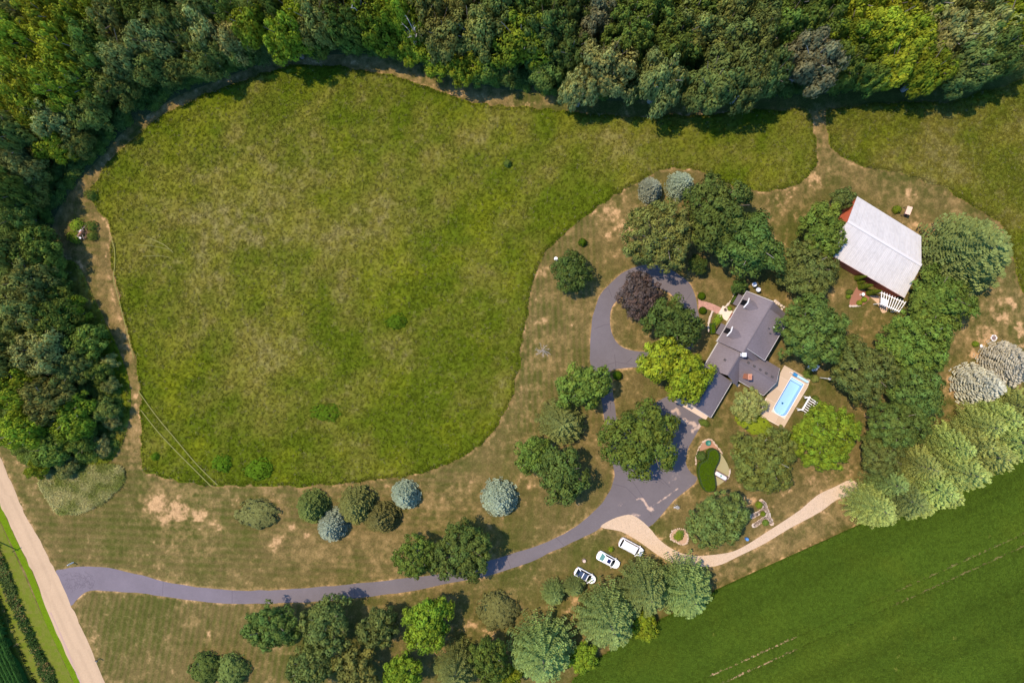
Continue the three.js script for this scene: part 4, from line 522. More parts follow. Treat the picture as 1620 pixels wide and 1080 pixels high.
  for (const [p, q] of [[L(-.02, -.08, 2.93), L(11.1, -.08, 2.93)], [L(1.5, 9.06, 4.68), L(9.9, 9.06, 4.68)], [L(9.93, 4.5, 6.4), L(9.93, 9.05, 4.66)], [L(11.1, .27, 2.68), L(16.6, .27, 2.68)], [L(15.47, 5.2, 2.6), L(15.47, 12.97, 2.6)], [L(24.26, -1.6, 2.62), L(24.26, 2.4, 4.87)], [L(24.26, 2.4, 4.87), L(24.26, 6.35, 2.62)], [L(9.4, 12.98, 2.6), L(12.4, 12.98, 4.97)], [L(12.4, 12.98, 4.97), L(15.4, 12.98, 2.6)], [L(-.04, .0, 2.92), L(-.04, 4.3, 6.52)], [L(24.2, 6.42, 2.62), L(16.5, 6.42, 2.62)]]) add('gutter', bar(p, q, .07, .12), gutterMat);
  // dormers
  for (const a of [2.3, 8.5]) {
    const d = part('dormer', local(poly3([[L(a - .8, .8, 3.2), L(a + .8, .8, 3.2), L(a + .8, .8, 4.65), L(a, .8, 5.35), L(a - .8, .8, 4.65)], [L(a - .8, .8, 3.2), L(a - .8, 2.0, 4.6), L(a - .8, .8, 4.65)], [L(a + .8, .8, 3.2), L(a + .8, 2.0, 4.6), L(a + .8, .8, 4.65)]])), fascia, house);
    part('roof', local(slab3([L(a - .95, .68, 4.6), L(a, .68, 5.45), L(a, 3.0, 5.45), L(a - .95, 1.95, 4.6)], .07)), shingle, d);
    part('roof', local(slab3([L(a, .68, 5.45), L(a + .95, .68, 4.6), L(a + .95, 1.95, 4.6), L(a, 3.0, 5.45)], .07)), shingle, d);
    part('window', local(poly3([[L(a - .55, .05, 3.12), L(a + .55, .05, 3.12), L(a + .5, .74, 4.3), L(a - .5, .74, 4.3)]])), darkGlass, d);
    for (const [p, q] of [[L(a - .98, .62, 4.53), L(a, .62, 5.4)], [L(a, .62, 5.4), L(a + .98, .62, 4.53)]]) part('barge_board', local(bar(p, q, .2, .2)), fascia, d);
  }
  for (const a of [1.1, 7.6]) { const bw = part('bay_window', local(poly3([...[[L(a, -.1, .4), L(a + 2.0, -.1, .4), L(a + 2.0, -.75, .4), L(a, -.75, .4)], [L(a, -.75, .4), L(a + 2, -.75, .4), L(a + 2, -.75, 1.9), L(a, -.75, 1.9)], [L(a, -.75, .4), L(a, .45, .4), L(a, .45, 1.9), L(a, -.75, 1.9)], [L(a + 2, -.75, .4), L(a + 2, .45, .4), L(a + 2, .45, 1.9), L(a + 2, -.75, 1.9)]]])), darkGlass, house); part('roof', local(slab3([L(a - .1, -.85, 1.9), L(a + 2.1, -.85, 1.9), L(a + 2.1, .44, 2.5), L(a - .1, .44, 2.5)], .07)), ridgeMat, bw); }
  add('front_door', bar(L(4.5, .4, 1.05), L(5.5, .4, 1.05), .08, 2.05), mat(.25, .06, .04, .5));
  // chimneys, vents
  const ch = part('chimney', local(bar(L(14.2, 7.7, 3.2), L(14.2, 7.7, 6.3), .95, .62)), brick, house); part('chimney_cap', local(bar(L(14.2, 7.7, 6.3), L(14.2, 7.7, 6.42), 1.1, .76)), mat(.42, .2, .12, .9), ch); part('flue', local(bar(L(14.2, 7.7, 6.42), L(14.2, 7.7, 6.6), .4, .3)), brick, ch);
  const c2 = part('chimney', local(bar(L(11.3, 4.5, 4.8), L(11.3, 4.5, 7.0), .6, .6)), whiteMat, house); c2.userData.label = 'small white chimney box at the roof junction'; part('chimney_cap', local(bar(L(11.3, 4.5, 7.0), L(11.3, 4.5, 7.08), .76, .76)), whiteMat, c2);
  for (let k = 0; k < 5; k++) { const q = L(11.85, 6.6 + k * 1.3, 4.78); add('roof_vent', new THREE.BoxGeometry(.42, .22, .42).rotateY(-.53).translate(q.x, q.y, q.z), ventMat); }
  { const q = L(13.6, 2.6, 4.55); add('roof_vent', new THREE.BoxGeometry(.4, .22, .4).rotateY(-.53).translate(q.x, q.y, q.z), ventMat); }
  for (const [a, b, h, r] of [[3.9, 7.0, 5.6, .13], [4.6, 6.2, 5.9, .07], [5.2, 7.0, 5.55, .1]]) { const q = L(a, b, h); add('vent_pipe', new THREE.CylinderGeometry(r, r, .7, 10).translate(q.x, q.y + .2, q.z), r > .12 ? whiteMat : ventMat); }
  // garage doors and shaded windows of the rear
  for (const b of [-.7, 2.6]) add('garage_door', poly3([[L(23.94, b, .05), L(23.94, b + 2.6, .05), L(23.94, b + 2.6, 2.15), L(23.94, b, 2.15)]]), fascia);
  for (const a of [2.6, 5, 7.4]) add('window', poly3([[L(a, 8.58, 3.3), L(a + 1.1, 8.58, 3.3), L(a + 1.1, 8.58, 4.4), L(a, 8.58, 4.4)]]), darkGlass);
  for (const b of [7.2, 9.4, 11]) add('window', poly3([[L(15.03, b, .9), L(15.03, b + 1.2, .9), L(15.03, b + 1.2, 2.1), L(15.03, b, 2.1)]]), darkGlass);
  for (const a of [10.6, 12.8]) add('window', poly3([[L(a, 12.63, .5), L(a + 1.4, 12.63, .5), L(a + 1.4, 12.63, 2.1), L(a, 12.63, 2.1)]]), darkGlass);
  // porch slab
  const ps = [L(4.1, -1.9, 0), L(6.3, -1.9, 0), L(6.3, .3, 0), L(4.1, .3, 0)].map((q) => [q.x, q.z]);
  const porch = thing('porch_slab', 'pale concrete porch slab at the end of the brick walk', 'porch', [ps[0][0], 0, ps[0][1]]); part('slab', slabbed(ps, 0.03, .22).translate(-ps[0][0], 0, -ps[0][1]), mat(.62, .52, .42, .9), porch);
  { const q = L(4.6, -1.2, 0), pot = thing('planter', 'small dark planter standing on the porch slab', 'planter', [q.x, .22, q.z]); part('bowl', new THREE.LatheGeometry([[.01, 0], [.18, 0], [.26, .38], [.3, .4], [.26, .36], [.01, .3]].map((p) => new THREE.Vector2(...p)), 14), mat(.16, .14, .1, .9), pot); part('soil', new THREE.CylinderGeometry(.24, .24, .02, 14).translate(0, .33, 0), mat(.05, .035, .025, 1), pot); }
  const conc = structure('garage_apron', slabbed([L(24.0, -1.4, 0), L(25.0, -1.4, 0), L(25.0, 6.6, 0), L(24.0, 6.6, 0)].map((q) => [q.x, q.z]), 0.0, .03), mat(.55, .43, .33, .95));
}
// ------------------------------------------------------------------ barn
{
  const c = V(1380, 395), barn = thing('barn', 'red barn with big white metal roof at the right of the house', 'barn', [c.x, 0, c.z]);
  const loc = (g) => g.translate(-c.x, 0, -c.z);
  const NL = V(1356, 310.5, 4.0), NR = V(1457.5, 373.5, 4.0), SL = V(1304, 397, 3.8), SR = V(1431, 471, 3.8);
  const RL = NL.clone().lerp(SL, .5).setY(6.6), RR = NR.clone().lerp(SR, .5).setY(6.6);
  const red = mat(.58, .13, .06, .85), panelA = [0, 1, 2, 3].map((k) => new THREE.MeshStandardMaterial({ roughness: .55, metalness: .0, map: (() => { const t = tileTex(128, 5, (x, z, i, j) => { const s = hash(Math.floor(i / 2), k, 4) * .5 + hash(i, j >> 3, 7 + k) * .5, v = (.97 + .02 * k) - .09 * s - .09 * sstep(.5, .9, vn(i * .08, j * .08, k)); return [.545 * v, .525 * v, .49 * v]; }); return t; })() }));
  const inset = (p, q, d) => { const m = v3(0, 0, 0).copy(NL).add(NR).add(SL).add(SR).multiplyScalar(.25); const o = p.clone().setY(q); o.x += (m.x - p.x) * d; o.z += (m.z - p.z) * d; return o; };
  const b = [NL, NR, SR, SL].map((p) => inset(p, 0, .035)), t = [NL, NR, SR, SL].map((p) => inset(p, 3.7, .035)), gl = inset(RL, 6.2, .035), gr = inset(RR, 6.2, .035);
  part('wall', loc(poly3([[b[0], b[1], t[1], t[0]], [b[1], b[2], t[2], gr, t[1]], [b[2], b[3], t[3], t[2]], [b[3], b[0], t[0], gl, t[3]]])), red, barn);
  const ribMat = mat(.44, .42, .39, .6), N = 13; const R = rng(55);
  for (const [e0, e1] of [[NL, NR], [SL, SR]]) for (let i = 0; i < N; i++) for (let k = 0; k < 2; k++) {
    const at = (f, s) => e0.clone().lerp(e1, f).lerp(RL.clone().lerp(RR, f), s); const s0 = k ? .485 : 0, s1 = k ? .995 : .5, up = (k ? .0 : .03) + R() * .008, g = .0006;
    const f0 = i / N + g, f1 = (i + 1) / N - g; const q = [at(f0, s0), at(f1, s0), at(f1, s1), at(f0, s1)].map((p) => p.setY(p.y + (k ? .035 : 0) + up * .3)); if (e0 === NL) q.reverse();
    const pn = part('roof_panel', loc(slab3(q, .03)), panelA[(i * 3 + k + (e0 === NL ? 0 : 1)) % 4], barn);
    const rib = []; for (let m = 0; m < 4; m++) { const f = f0 + (f1 - f0) * (m + .5) / 4; rib.push(bar(at(f, s0).setY(at(f, s0).y + (k ? .05 : .02)), at(f, s1).setY(at(f, s1).y + (k ? .05 : .02)), .05, .04)); } part('rib', loc(mergeGeometries(rib)), ribMat, pn);
  }
  part('ridge_cap', loc(bar(RL.clone().setY(6.66), RR.clone().setY(6.66), .5, .05)), panelA[0], barn);
  part('eave_trim', loc(bar(SL.clone().setY(3.72), SR.clone().setY(3.72), .1, .16)), mat(.5, .3, .24, .8), barn);
  // sliding door on the lower side
  const d0 = b[3].clone().lerp(b[2], .55), d1 = b[3].clone().lerp(b[2], .72), off = v3(-.04, 0, .07); part('barn_door', loc(poly3([[d0.clone().add(off), d1.clone().add(off), d1.clone().add(off).setY(2.8), d0.clone().add(off).setY(2.8)]])), mat(.40, .07, .04, .8), barn);
}
function beams(t, name, list, w, h, m) { for (const [p, q] of list) part(name, bar(p.clone().sub(t.position), q.clone().sub(t.position), w, h), m, t); }
{ // pergola on the barn
  const t = thing('pergola', 'white slatted pergola against the lower right wall of the barn', 'pergola', P(1410, 477)), hh = 2.6;
  const a0 = V(1394, 463, hh), a1 = V(1431, 479, hh), b0 = V(1393, 480, hh), b1 = V(1422, 492, hh);
  beams(t, 'beam', [[a0, a1], [b0, b1]], .14, .2, whiteMat);
  for (let k = 0; k < 10; k++) { const f = k / 9, p = a0.clone().lerp(a1, f).setY(hh + .17), q = b0.clone().lerp(b1, f).setY(hh + .17), d = q.clone().sub(p).setLength(.3); beams(t, 'slat', [[p.sub(d), q.add(d)]], .13, .12, whiteMat); }
  for (const p of [a0, a1, b0, b1]) beams(t, 'post', [[p.clone().setY(0), p.clone().setY(hh - .1)]], .14, .14, whiteMat);
  const c0 = b0.clone().lerp(b1, .02).setY(hh + .26), c1 = b0.clone().lerp(b1, .34).setY(hh + .26), dd = a0.clone().sub(b0).multiplyScalar(.55); part('shade_panel', slab3([c0, c1, c1.clone().add(dd), c0.clone().add(dd)].reverse(), .03).translate(-t.position.x, 0, -t.position.z), whiteMat, t);
}
{ // pergola by the pool
  const t = thing('pergola', 'small white arbor with slatted top at the right side of the pool deck', 'pergola', P(1278, 640)), hh = 2.4;
  const a0 = V(1281, 627, hh), a1 = V(1268, 649, hh), d = v3(.83, 0, .55).multiplyScalar(2.0), e = v3(-.95, 0, .12);
  beams(t, 'beam', [[a0.clone().setY(hh + .14), a1.clone().setY(hh + .14)]], .26, .16, whiteMat);
  for (let k = 0; k < 7; k++) { const p = a0.clone().lerp(a1, .06 + k / 6 * .88).setY(hh); beams(t, 'slat', [[p, p.clone().add(d)]], .12, .12, whiteMat); }
  for (const p of [a0.clone().lerp(a1, .06), a1.clone().lerp(a0, .06)]) { beams(t, 'arm', [[p.clone().setY(hh), p.clone().addScaledVector(e, .9).setY(hh)]], .16, .14, whiteMat); beams(t, 'post', [[p.clone().setY(0), p.clone().setY(hh)]], .14, .14, whiteMat); beams(t, 'post', [[p.clone().add(d.clone().multiplyScalar(.94)).setY(0), p.clone().add(d.clone().multiplyScalar(.94)).setY(hh)]], .14, .14, whiteMat); }
}
// ------------------------------------------------------------------ pool
{
  const c = poolPoint(0, 0), deck = thing('pool_deck', 'tan concrete deck slabs around the swimming pool', 'pool deck', [c.x, 0, c.z]);
  const q2 = (u, v) => { const q = poolPoint(u, v); return [q.x, q.z]; }, rel = (g) => g.translate(-c.x, 0, -c.z);
  part('joint_bed', rel(sheet([q2(-5.1, -3.7), q2(-5.15, 2.05), q2(-3.6, 2.35), q2(5.4, 2.15), q2(5.7, 1.4), q2(5.85, -3.0), q2(2.6, -3.7)], .03, [poolRing(.09)])), mat(.62, .55, .47, .95), deck);
  const tones = [[.46, .36, .255], [.49, .385, .28], [.435, .34, .24]].map((k) => mat(...k, .95)); let n = 0;
  const slab = (u0, u1, w0, w1) => part('slab', rel(slabbed([q2(u0 + .025, w0 + .025), q2(u0 + .025, w1 - .025), q2(u1 - .025, w1 - .025), q2(u1 - .025, w0 + .025)], .034, .08)), tones[n++ % 3], deck);
  for (const [u0, u1] of [[-5.1, -2.8], [-2.8, -.4], [-.4, 2.2]]) slab(u0, u1, -3.7, -1.5); slab(2.2, 4.1, -3.5, -1.5); slab(4.1, 5.8, -3.2, -1.5);
  for (const [w0, w1] of [[-1.5, .4], [.4, 2.1]]) slab(-5.1, -3.95, w0, w1);
  for (const [w0, w1] of [[-1.5, .2], [.2, 1.5]]) slab(3.95, 5.65, w0, w1);
  for (const [u0, u1] of [[-3.95, -1.6], [-1.6, .8], [.8, 3.2], [3.2, 5.45]]) slab(u0, u1, 1.5, 2.25);
  const pool = thing('swimming_pool', 'long bright blue swimming pool rounded at its lower end', 'pool', [c.x, 0, c.z]);
  const ring = poolRing(.0), shape = (r) => r;
  const wall = []; for (let i = 0; i < ring.length; i++) { const a = ring[i], b = ring[(i + 1) % ring.length]; wall.push([v3(a[0], -1.35, a[1]), v3(b[0], -1.35, b[1]), v3(b[0], .07, b[1]), v3(a[0], .07, a[1])]); }
  const liner = mat(.58, .69, .84, .6); part('basin', rel(mergeGeometries([poly3(wall), sheet(ring, -1.35)])), liner, pool);
  const outer = poolRing(.11), cope = new THREE.ExtrudeGeometry((() => { const s = new THREE.Shape(outer.map((p) => new THREE.Vector2(p[0], -p[1]))); s.holes.push(new THREE.Path(ring.map((p) => new THREE.Vector2(p[0], -p[1])))); return s; })(), { depth: .09, bevelEnabled: false }); cope.rotateX(-Math.PI / 2); cope.translate(0, .02, 0); part('coping', rel(cope), mat(.74, .73, .70, .7), pool);
  const step = poolPoint(-3.35, 0); part('step', rel(slabbed([q2(-3.78, -1.3), q2(-3.78, 1.3), q2(-3.3, 1.3), q2(-3.3, -1.3)], -1.3, -.25)), mat(.78, .82, .84, .6), pool);
  part('drain', rel(new THREE.CylinderGeometry(.2, .2, .04, 16).translate(poolPoint(1.35, .15).x, -1.32, poolPoint(1.35, .15).z)), mat(.01, .12, .2, .6), pool);
  const water = part('water', rel(sheet(ring, -.10)), new THREE.MeshPhysicalMaterial({ color: new THREE.Color().setRGB(.68, .84, .95), transmission: 1, thickness: 0, roughness: .03, ior: 1.33, bumpMap: fineBump, bumpScale: .01 }), pool);
  for (const w of [-.35, .05]) part('ladder_rail', rel(tube(poolPoint(3.6, w, .75), poolPoint(4.1, w, .75), .025, .025)), whiteMat, pool);
  // cover reel
  const a = V(1252, 589, .55), b = V(1278, 604, .55), rl = thing('cover_reel', 'pale blue rolled pool cover on a reel above the pool', 'pool cover reel', [a.x, 0, a.z]); const sub = (g) => g.translate(-a.x, 0, -a.z);
  part('roller', sub(tube(a.clone().lerp(b, .3), b, .27, .25, 14)), mat(.45, .68, .80, .5), rl); part('cover_fold', sub(tube(a.clone().lerp(b, .12), a.clone().lerp(b, .33), .33, .33, 14)), mat(.03, .22, .50, .5), rl); part('axle', sub(tube(a, b.clone().lerp(a, -.04), .05, .05)), whiteMat, rl);
  for (const e of [a, b]) { part('stand', sub(bar(e.clone().setY(.03), e.clone().setY(.6), .1, .4)), whiteMat, rl); }
}
{ // white corner bench, in shade above the pool
  const t = thing('garden_bench', 'white L-shaped corner bench under the big dark tree above the pool', 'bench', P(1287, 585)), p = t.position;
  for (const [x, y] of [[1278, 579], [1293.5, 577]]) { const a = V(1287, 585, .45), b = V(x, y, .45); part('seat', bar(a.clone().sub(p), b.clone().sub(p), .5, .07), whiteMat, t); const o = b.clone().sub(a).setY(0).normalize().cross(v3(0, 1, 0)).multiplyScalar(x < 1287 ? .3 : -.3); part('backrest', bar(a.clone().sub(p).sub(o).setY(.75), b.clone().sub(p).sub(o).setY(.75), .06, .45), whiteMat, t); for (const f of [.15, .9]) part('leg', bar(a.clone().lerp(b, f).sub(p).setY(0), a.clone().lerp(b, f).sub(p).setY(.42), .4, .08), whiteMat, t); }
}
{ const t = thing('bird_house_post', 'tall slim white post with bird house, shadow across the lawn by the pool', 'post', P(1297, 597)); part('post', bar(v3(0, 0, 0), v3(0, 3.9, 0), .12), whiteMat, t); part('bird_house', bar(v3(0, 3.9, 0), v3(0, 4.3, 0), .32, .3), whiteMat, t); part('roof', new THREE.ConeGeometry(.3, .22, 4).rotateY(.78).translate(0, 4.41, 0), mat(.6, .57, .52), t); }
// ------------------------------------------------------------------ vehicles
function vehicle(label, category, name, x, y, o) {
  const t = thing(name, label, category, P(x, y, .7).map((k, i) => i === 1 ? 0 : k), -Math.atan2(19.5, 36)); const L = o.L, W = o.W, white = new THREE.MeshPhysicalMaterial({ color: 0xf1f2f2, roughness: .35, clearcoat: .6, clearcoatRoughness: .1 });
  const outline = (l, w, nose, tail, s) => { const sh = new THREE.Shape(); const hw = w / 2; sh.moveTo(-l / 2 + tail, -hw); sh.lineTo(l / 2 - nose, -hw * .97); sh.bezierCurveTo(l / 2 - nose * .3, -hw * .93, l / 2, -hw * .6, l / 2, 0); sh.bezierCurveTo(l / 2, hw * .6, l / 2 - nose * .3, hw * .93, l / 2 - nose, hw * .97); sh.lineTo(-l / 2 + tail, hw); sh.bezierCurveTo(-l / 2 + tail * .2, hw, -l / 2, hw * .8, -l / 2, 0); sh.bezierCurveTo(-l / 2, -hw * .8, -l / 2 + tail * .2, -hw, -l / 2 + tail, -hw); return sh; };
  const ext = (l, w, nose, tail, y0, y1, bev) => { const g = new THREE.ExtrudeGeometry(outline(l - 2 * bev, w - 2 * bev, nose, tail), { depth: Math.max(.01, y1 - y0 - 2 * bev), bevelEnabled: true, bevelThickness: bev, bevelSize: bev, bevelSegments: 3, curveSegments: 8 }); g.rotateX(-Math.PI / 2); g.translate(0, y0 + bev, 0); return g; };
  const body = part('body', ext(L, W, .9, .45, .28, o.belt, .14), white, t);
  const q = (xx, yy, z) => v3(xx, yy, z), cw = W / 2 - .12, rw = W / 2 - o.tumble, bt = o.belt - .03, rf = o.roof;
  const [x0, x1, x2, x3] = o.cabin;              // rear base, rear roof, front roof, front base
  part('windshield', poly3([[q(x3, bt, -cw), q(x3 + .12, bt, 0), q(x2 + .08, rf, 0), q(x2, rf, -rw)], [q(x3 + .12, bt, 0), q(x3, bt, cw), q(x2, rf, rw), q(x2 + .08, rf, 0)]]), darkGlass, t);
  part('rear_window', poly3([[q(x0, bt, cw), q(x0, bt, -cw), q(x1, rf, -rw), q(x1, rf, rw)]]), o.rearMat || darkGlass, t);
  for (const s of [-1, 1]) part('side_window', poly3([[q(x0, bt, s * cw), q(x3, bt, s * cw), q(x2, rf, s * rw), q(x1, rf, s * rw)]]), darkGlass, t);
  const rl = x2 - x1; const roof = part('roof', new RoundedBoxGeometry(rl + .06, .09, 2 * rw + .05, 3, .04).translate((x1 + x2) / 2, rf + .01, 0), o.roofMat || white, t);
  for (const s of [-1, 1]) { part('pillar', bar(q(x3, bt, s * (cw + .01)), q(x2, rf, s * (rw + .01)), .1, .06), white, t); part('pillar', bar(q(x0, bt, s * (cw + .01)), q(x1, rf, s * (rw + .01)), .14, .06), white, t); part('mirror', new RoundedBoxGeometry(.16, .14, .22, 2, .05).translate(x3 - .15, bt + .06, s * (W / 2 + .06)), white, t); part('headlight', new RoundedBoxGeometry(.3, .12, .3, 2, .05).translate(L / 2 - .28, o.belt - .22, s * (W / 2 - .34)), mat(.55, .58, .6, .15), t); part('tail_light', new RoundedBoxGeometry(.12, .16, .3, 2, .04).translate(-L / 2 + .09, o.belt - .2, s * (W / 2 - .32)), mat(.4, .02, .02, .3), t); }
  for (const xx of [L * .29, -L * .29]) for (const s of [-1, 1]) { const w = part('wheel', new THREE.CylinderGeometry(.33, .33, .22, 18).rotateX(Math.PI / 2).translate(xx, .33, s * (W / 2 - .12)), mat(.02, .02, .02, .9), t); part('rim', new THREE.CylinderGeometry(.2, .2, .23, 12).rotateX(Math.PI / 2).translate(xx, .33, s * (W / 2 - .115)), mat(.5, .5, .52, .3), w); }
  if (o.more) o.more(t, { q, rf, rw, x0, x1, x2, x3, white });
  return t;
}
vehicle('large white sport utility vehicle parked on the lawn nearest the gravel track', 'car', 'white_van', 998.4, 865, { L: 5.05, W: 1.95, belt: 1.12, roof: 1.75, tumble: .24, cabin: [-2.28, -2.0, .95, 1.5], more: (t, k) => { for (const s of [-1, 1]) part('roof_rail', bar(v3(k.x1 + .15, k.rf + .1, s * (k.rw - .05)), v3(k.x2 - .3, k.rf + .1, s * (k.rw - .05)), .05, .05), mat(.12, .12, .12, .5), t); } });
vehicle('white sedan with dark sunroof and greenish rear window, middle of the three parked vehicles', 'car', 'white_sedan', 962.3, 885.3, { L: 4.8, W: 1.84, belt: .92, roof: 1.42, tumble: .34, cabin: [-1.75, -.95, .55, 1.25], rearMat: new THREE.MeshPhysicalMaterial({ color: 0x4d7a72, roughness: .1 }), more: (t, k) => { part('sunroof', new RoundedBoxGeometry(.7, .02, .8, 2, .01).translate(.05, k.rf + .065, 0), new THREE.MeshPhysicalMaterial({ color: 0x1b1f45, roughness: .08 }), t); } });
vehicle('white car with dark glass roof panels, partly under a small pine', 'car', 'white_coupe', 925.8, 910.4, { L: 4.45, W: 1.82, belt: .92, roof: 1.38, tumble: .32, cabin: [-1.95, -1.35, .4, 1.1], roofMat: new THREE.MeshPhysicalMaterial({ color: 0x3a465c, roughness: .06 }), more: (t, k) => { for (const x of [-.6, .34]) part('roof_bar', new RoundedBoxGeometry(.14, .03, 2 * k.rw, 2, .012).translate(x, k.rf + .075, 0), k.white, t); } });
// ------------------------------------------------------------------ garden things
const stoneMat = mat(.46, .34, .24, .95), paleStone = mat(.50, .42, .34, .95);
const pebble = (R, r) => { const g = new THREE.IcosahedronGeometry(r, 1); const p = g.attributes.position; const k = Math.floor(R() * 999); for (let i = 0; i < p.count; i++) { const f = .8 + .35 * vn(p.getX(i) * 3 / r * .4 + k, p.getZ(i) * 3 / r * .4 + p.getY(i), k); p.setXYZ(i, p.getX(i) * f, p.getY(i) * f * .6, p.getZ(i) * f); } g.computeVertexNormals(); return g.rotateY(R() * 6); };
function stoneRow(name, label, pts, gap, r, seed, m = stoneMat, category = 'stone edging') {
  const R = rng(seed), c = pts[0], t = thing(name, label, category, [c[0], 0, c[1]]), gs = [];
  for (let i = 0; i + 1 < pts.length; i++) { const a = pts[i], b = pts[i + 1], L = Math.hypot(b[0] - a[0], b[1] - a[1]), n = Math.max(1, Math.round(L / gap)); for (let k = 0; k < n; k++) { const f = k / n; gs.push(pebble(R, r * (.7 + .6 * R())).translate(a[0] + (b[0] - a[0]) * f - c[0] + (R() - .5) * .08, r * .3, a[1] + (b[1] - a[1]) * f - c[1] + (R() - .5) * .08)); } }
  const p = part('stones', mergeGeometries(gs), m, t); p.userData.kind = 'stuff'; return t;
}
stoneRow('stone_edging', 'curved pale stone edging of the bed above the porch slab', smooth(plan('1162,464 1159,473 1153,480 1143,489'), false, 4), .3, .2, 1, paleStone);
stoneRow('stone_edging', 'curved pale stone edging of the leafy bed below the brick walk', smooth(plan('1127,493 1123,503 1121,514 1121,526'), false, 4), .3, .2, 2, paleStone);
stoneRow('stone_ring', 'oval ring of pinkish stones round the flower bed near the gravel track', [...smooth(plan('1075,836 1084,838 1088,848 1086,858 1080,861 1070,857 1062,852 1061,845 1066,838'), true, 3), P(1075, 836).filter((_, i) => i !== 1)], .28, .2, 3);
stoneRow('stone_edging', 'pale stone edging curving over the bed beside the kidney-shaped hedge', smooth(plan('1112,699 1118,696 1124,695 1131,702 1138,711 1143,718'), false, 4), .25, .2, 4, stoneMat);
stoneRow('stone_edging', 'broken stone edging left of the kidney-shaped hedge', smooth(plan('1110,702 1104,712 1101,724 1101,736'), false, 4), .5, .16, 5, stoneMat);
stoneRow('stone_edging', 'stone edging at the end of the white gas tank', smooth(plan('1155,742 1154,750 1150,759'), false, 3), .3, .18, 6, paleStone);
stoneRow('stone_edging', 'stones along the lower rim of the red mulch bed', smooth(plan('1345,484 1352,484 1363,483'), false, 3), .3, .2, 7, paleStone);
stoneRow('rock_cluster', 'cluster of pale rocks in shade at the rear upper corner of the house', plan('1226,476 1232,481 1240,486 1234,492 1240,496'), .5, .32, 8, paleStone, 'rocks');
stoneRow('rock_cluster', 'pale rocks at the corner of the garage and pool wing', plan('1160,604 1165,607 1170,611'), .4, .3, 9, paleStone, 'rocks');
{ // beds
  const R = rng(5); const mulch = mat(.26, .115, .07, 1);
  structure('mulch_bed', sheet(smooth(plan('1358,452 1368,459 1376,467 1373,476 1363,483 1345,484 1344,478 1349,466'), true, 3), .012), mulch); structure('mulch_bed_beside_hedge', sheet(smooth(plan('1111,700 1119,696 1127,699 1134,708 1138,716 1134,712 1124,708 1112,712 1106,718'), true, 2), .010), mat(.34, .18, .11, 1));
  structure('stone_path', sheet(smooth(plan('1376,468 1384,468 1392,469 1398,480 1405,491 1396,495 1391,485 1386,478'), true, 3), .013), mat(.52, .36, .23, 1));
  structure('gravel_bed', sheet(smooth(plan('1138,716 1144,722 1153,740 1153,752 1147,760 1132,768 1131,745 1136,728'), true, 3), .011), mat(.30, .27, .14, 1));
  structure('stone_bed_ring', sheet(smooth(plan('1075,836 1084,838 1088,848 1086,858 1080,861 1070,857 1062,852 1061,845 1066,838'), true, 3), .011), mat(.40, .26, .16, 1));
  const fl = thing('flagstone_path', 'forked path of pinkish flagstones right of the even green tree', 'path', P(1207, 800)); const c = fl.position; for (const t of ['1205,793 1209,797 1211,803 1214,811 1217,819 1221,828', '1210,805 1203,809 1196,813 1190,817', '1213,818 1206,822 1199,827 1193,831']) for (const [x, z] of smooth(plan(t), false, 3)) part('flagstone', new THREE.CylinderGeometry(.38 + .12 * R(), .42 + .1 * R(), .06, 6).rotateY(R() * 6).translate(x - c.x + (R() - .5) * .15, .035, z - c.z + (R() - .5) * .15), R() < .5 ? stoneMat : paleStone, fl);
}
function hedge(name, label, pts, h, colour, seed, n) { // clipped hedge: leaves on a solid core
  const R = rng(seed), c = pts[0], t = thing(name, label, 'hedge', [c[0], 0, c[1]]), v = [], col = [], rel = pts.map((p) => [p[0] - c[0], p[1] - c[1]]), b = bounds(rel);
  part('branches', slabbed(rel.map((p) => [p[0], p[1]]), 0, h - .12), coreMat, t);
  let k = 0; while (k < n) { const x = b.x + R() * b.w, z = b.z + R() * b.d; if (!inside(rel, x, z)) continue; const e = rimDist(rel, x, z), tn = .75 + .5 * R(); leafPush(v, col, v3(x, h - .10 - .16 * (1 - sstep(0, .3, e)) + .10 * R(), z), v3((R() - .5) * .9, 1, (R() - .5) * .9).normalize(), .09, .6, R, [tn, tn, tn]); k++; }
  for (let i = 0; i < rel.length; i++) { const a = rel[i], d = rel[(i + 1) % rel.length], L = Math.hypot(d[0] - a[0], d[1] - a[1]), nn = v3(d[1] - a[1], 0, -(d[0] - a[0])).normalize(), m = Math.round(L * 60 * h); for (let s = 0; s < m; s++) { const f = R(), sg = inside(rel, a[0] + (d[0] - a[0]) * .5 + nn.x * .05, a[1] + (d[1] - a[1]) * .5 + nn.z * .05) ? -1 : 1, tn = .75 + .5 * R(); leafPush(v, col, v3(a[0] + (d[0] - a[0]) * f + nn.x * sg * .05, R() * h * .95, a[1] + (d[1] - a[1]) * f + nn.z * sg * .05), nn.clone().multiplyScalar(sg).add(v3((R() - .5) * .8, .3, (R() - .5) * .8)).normalize(), .09, .6, R, [tn, tn, tn]); } }
  part('foliage', leafMesh(v, col), leafMat(colour, 0), t); return t;
}
hedge('clipped_hedge', 'large clipped kidney-shaped hedge right of the parking apron', smooth(plan('1124,708 1131,710 1135,717 1134,728 1129,738 1127,747 1129,760 1129,770 1125,775 1114,775 1108,767 1104,755 1102,742 1105,731 1114,726 1117,720 1117,713'), true, 3), 1.5, 'hedge', 3, 5200);
hedge('clipped_hedge', 'narrow clipped hedge in front of the house above the porch slab', plan('1162,465 1167,467 1160,481 1154,480'), 1.0, 'hedge', 4, 900);
hedge('clipped_hedge', 'narrow clipped hedge in front of the house below the porch slab', plan('1122,512 1129,511 1131,527 1123,528'), 1.0, 'hedge', 5, 900);
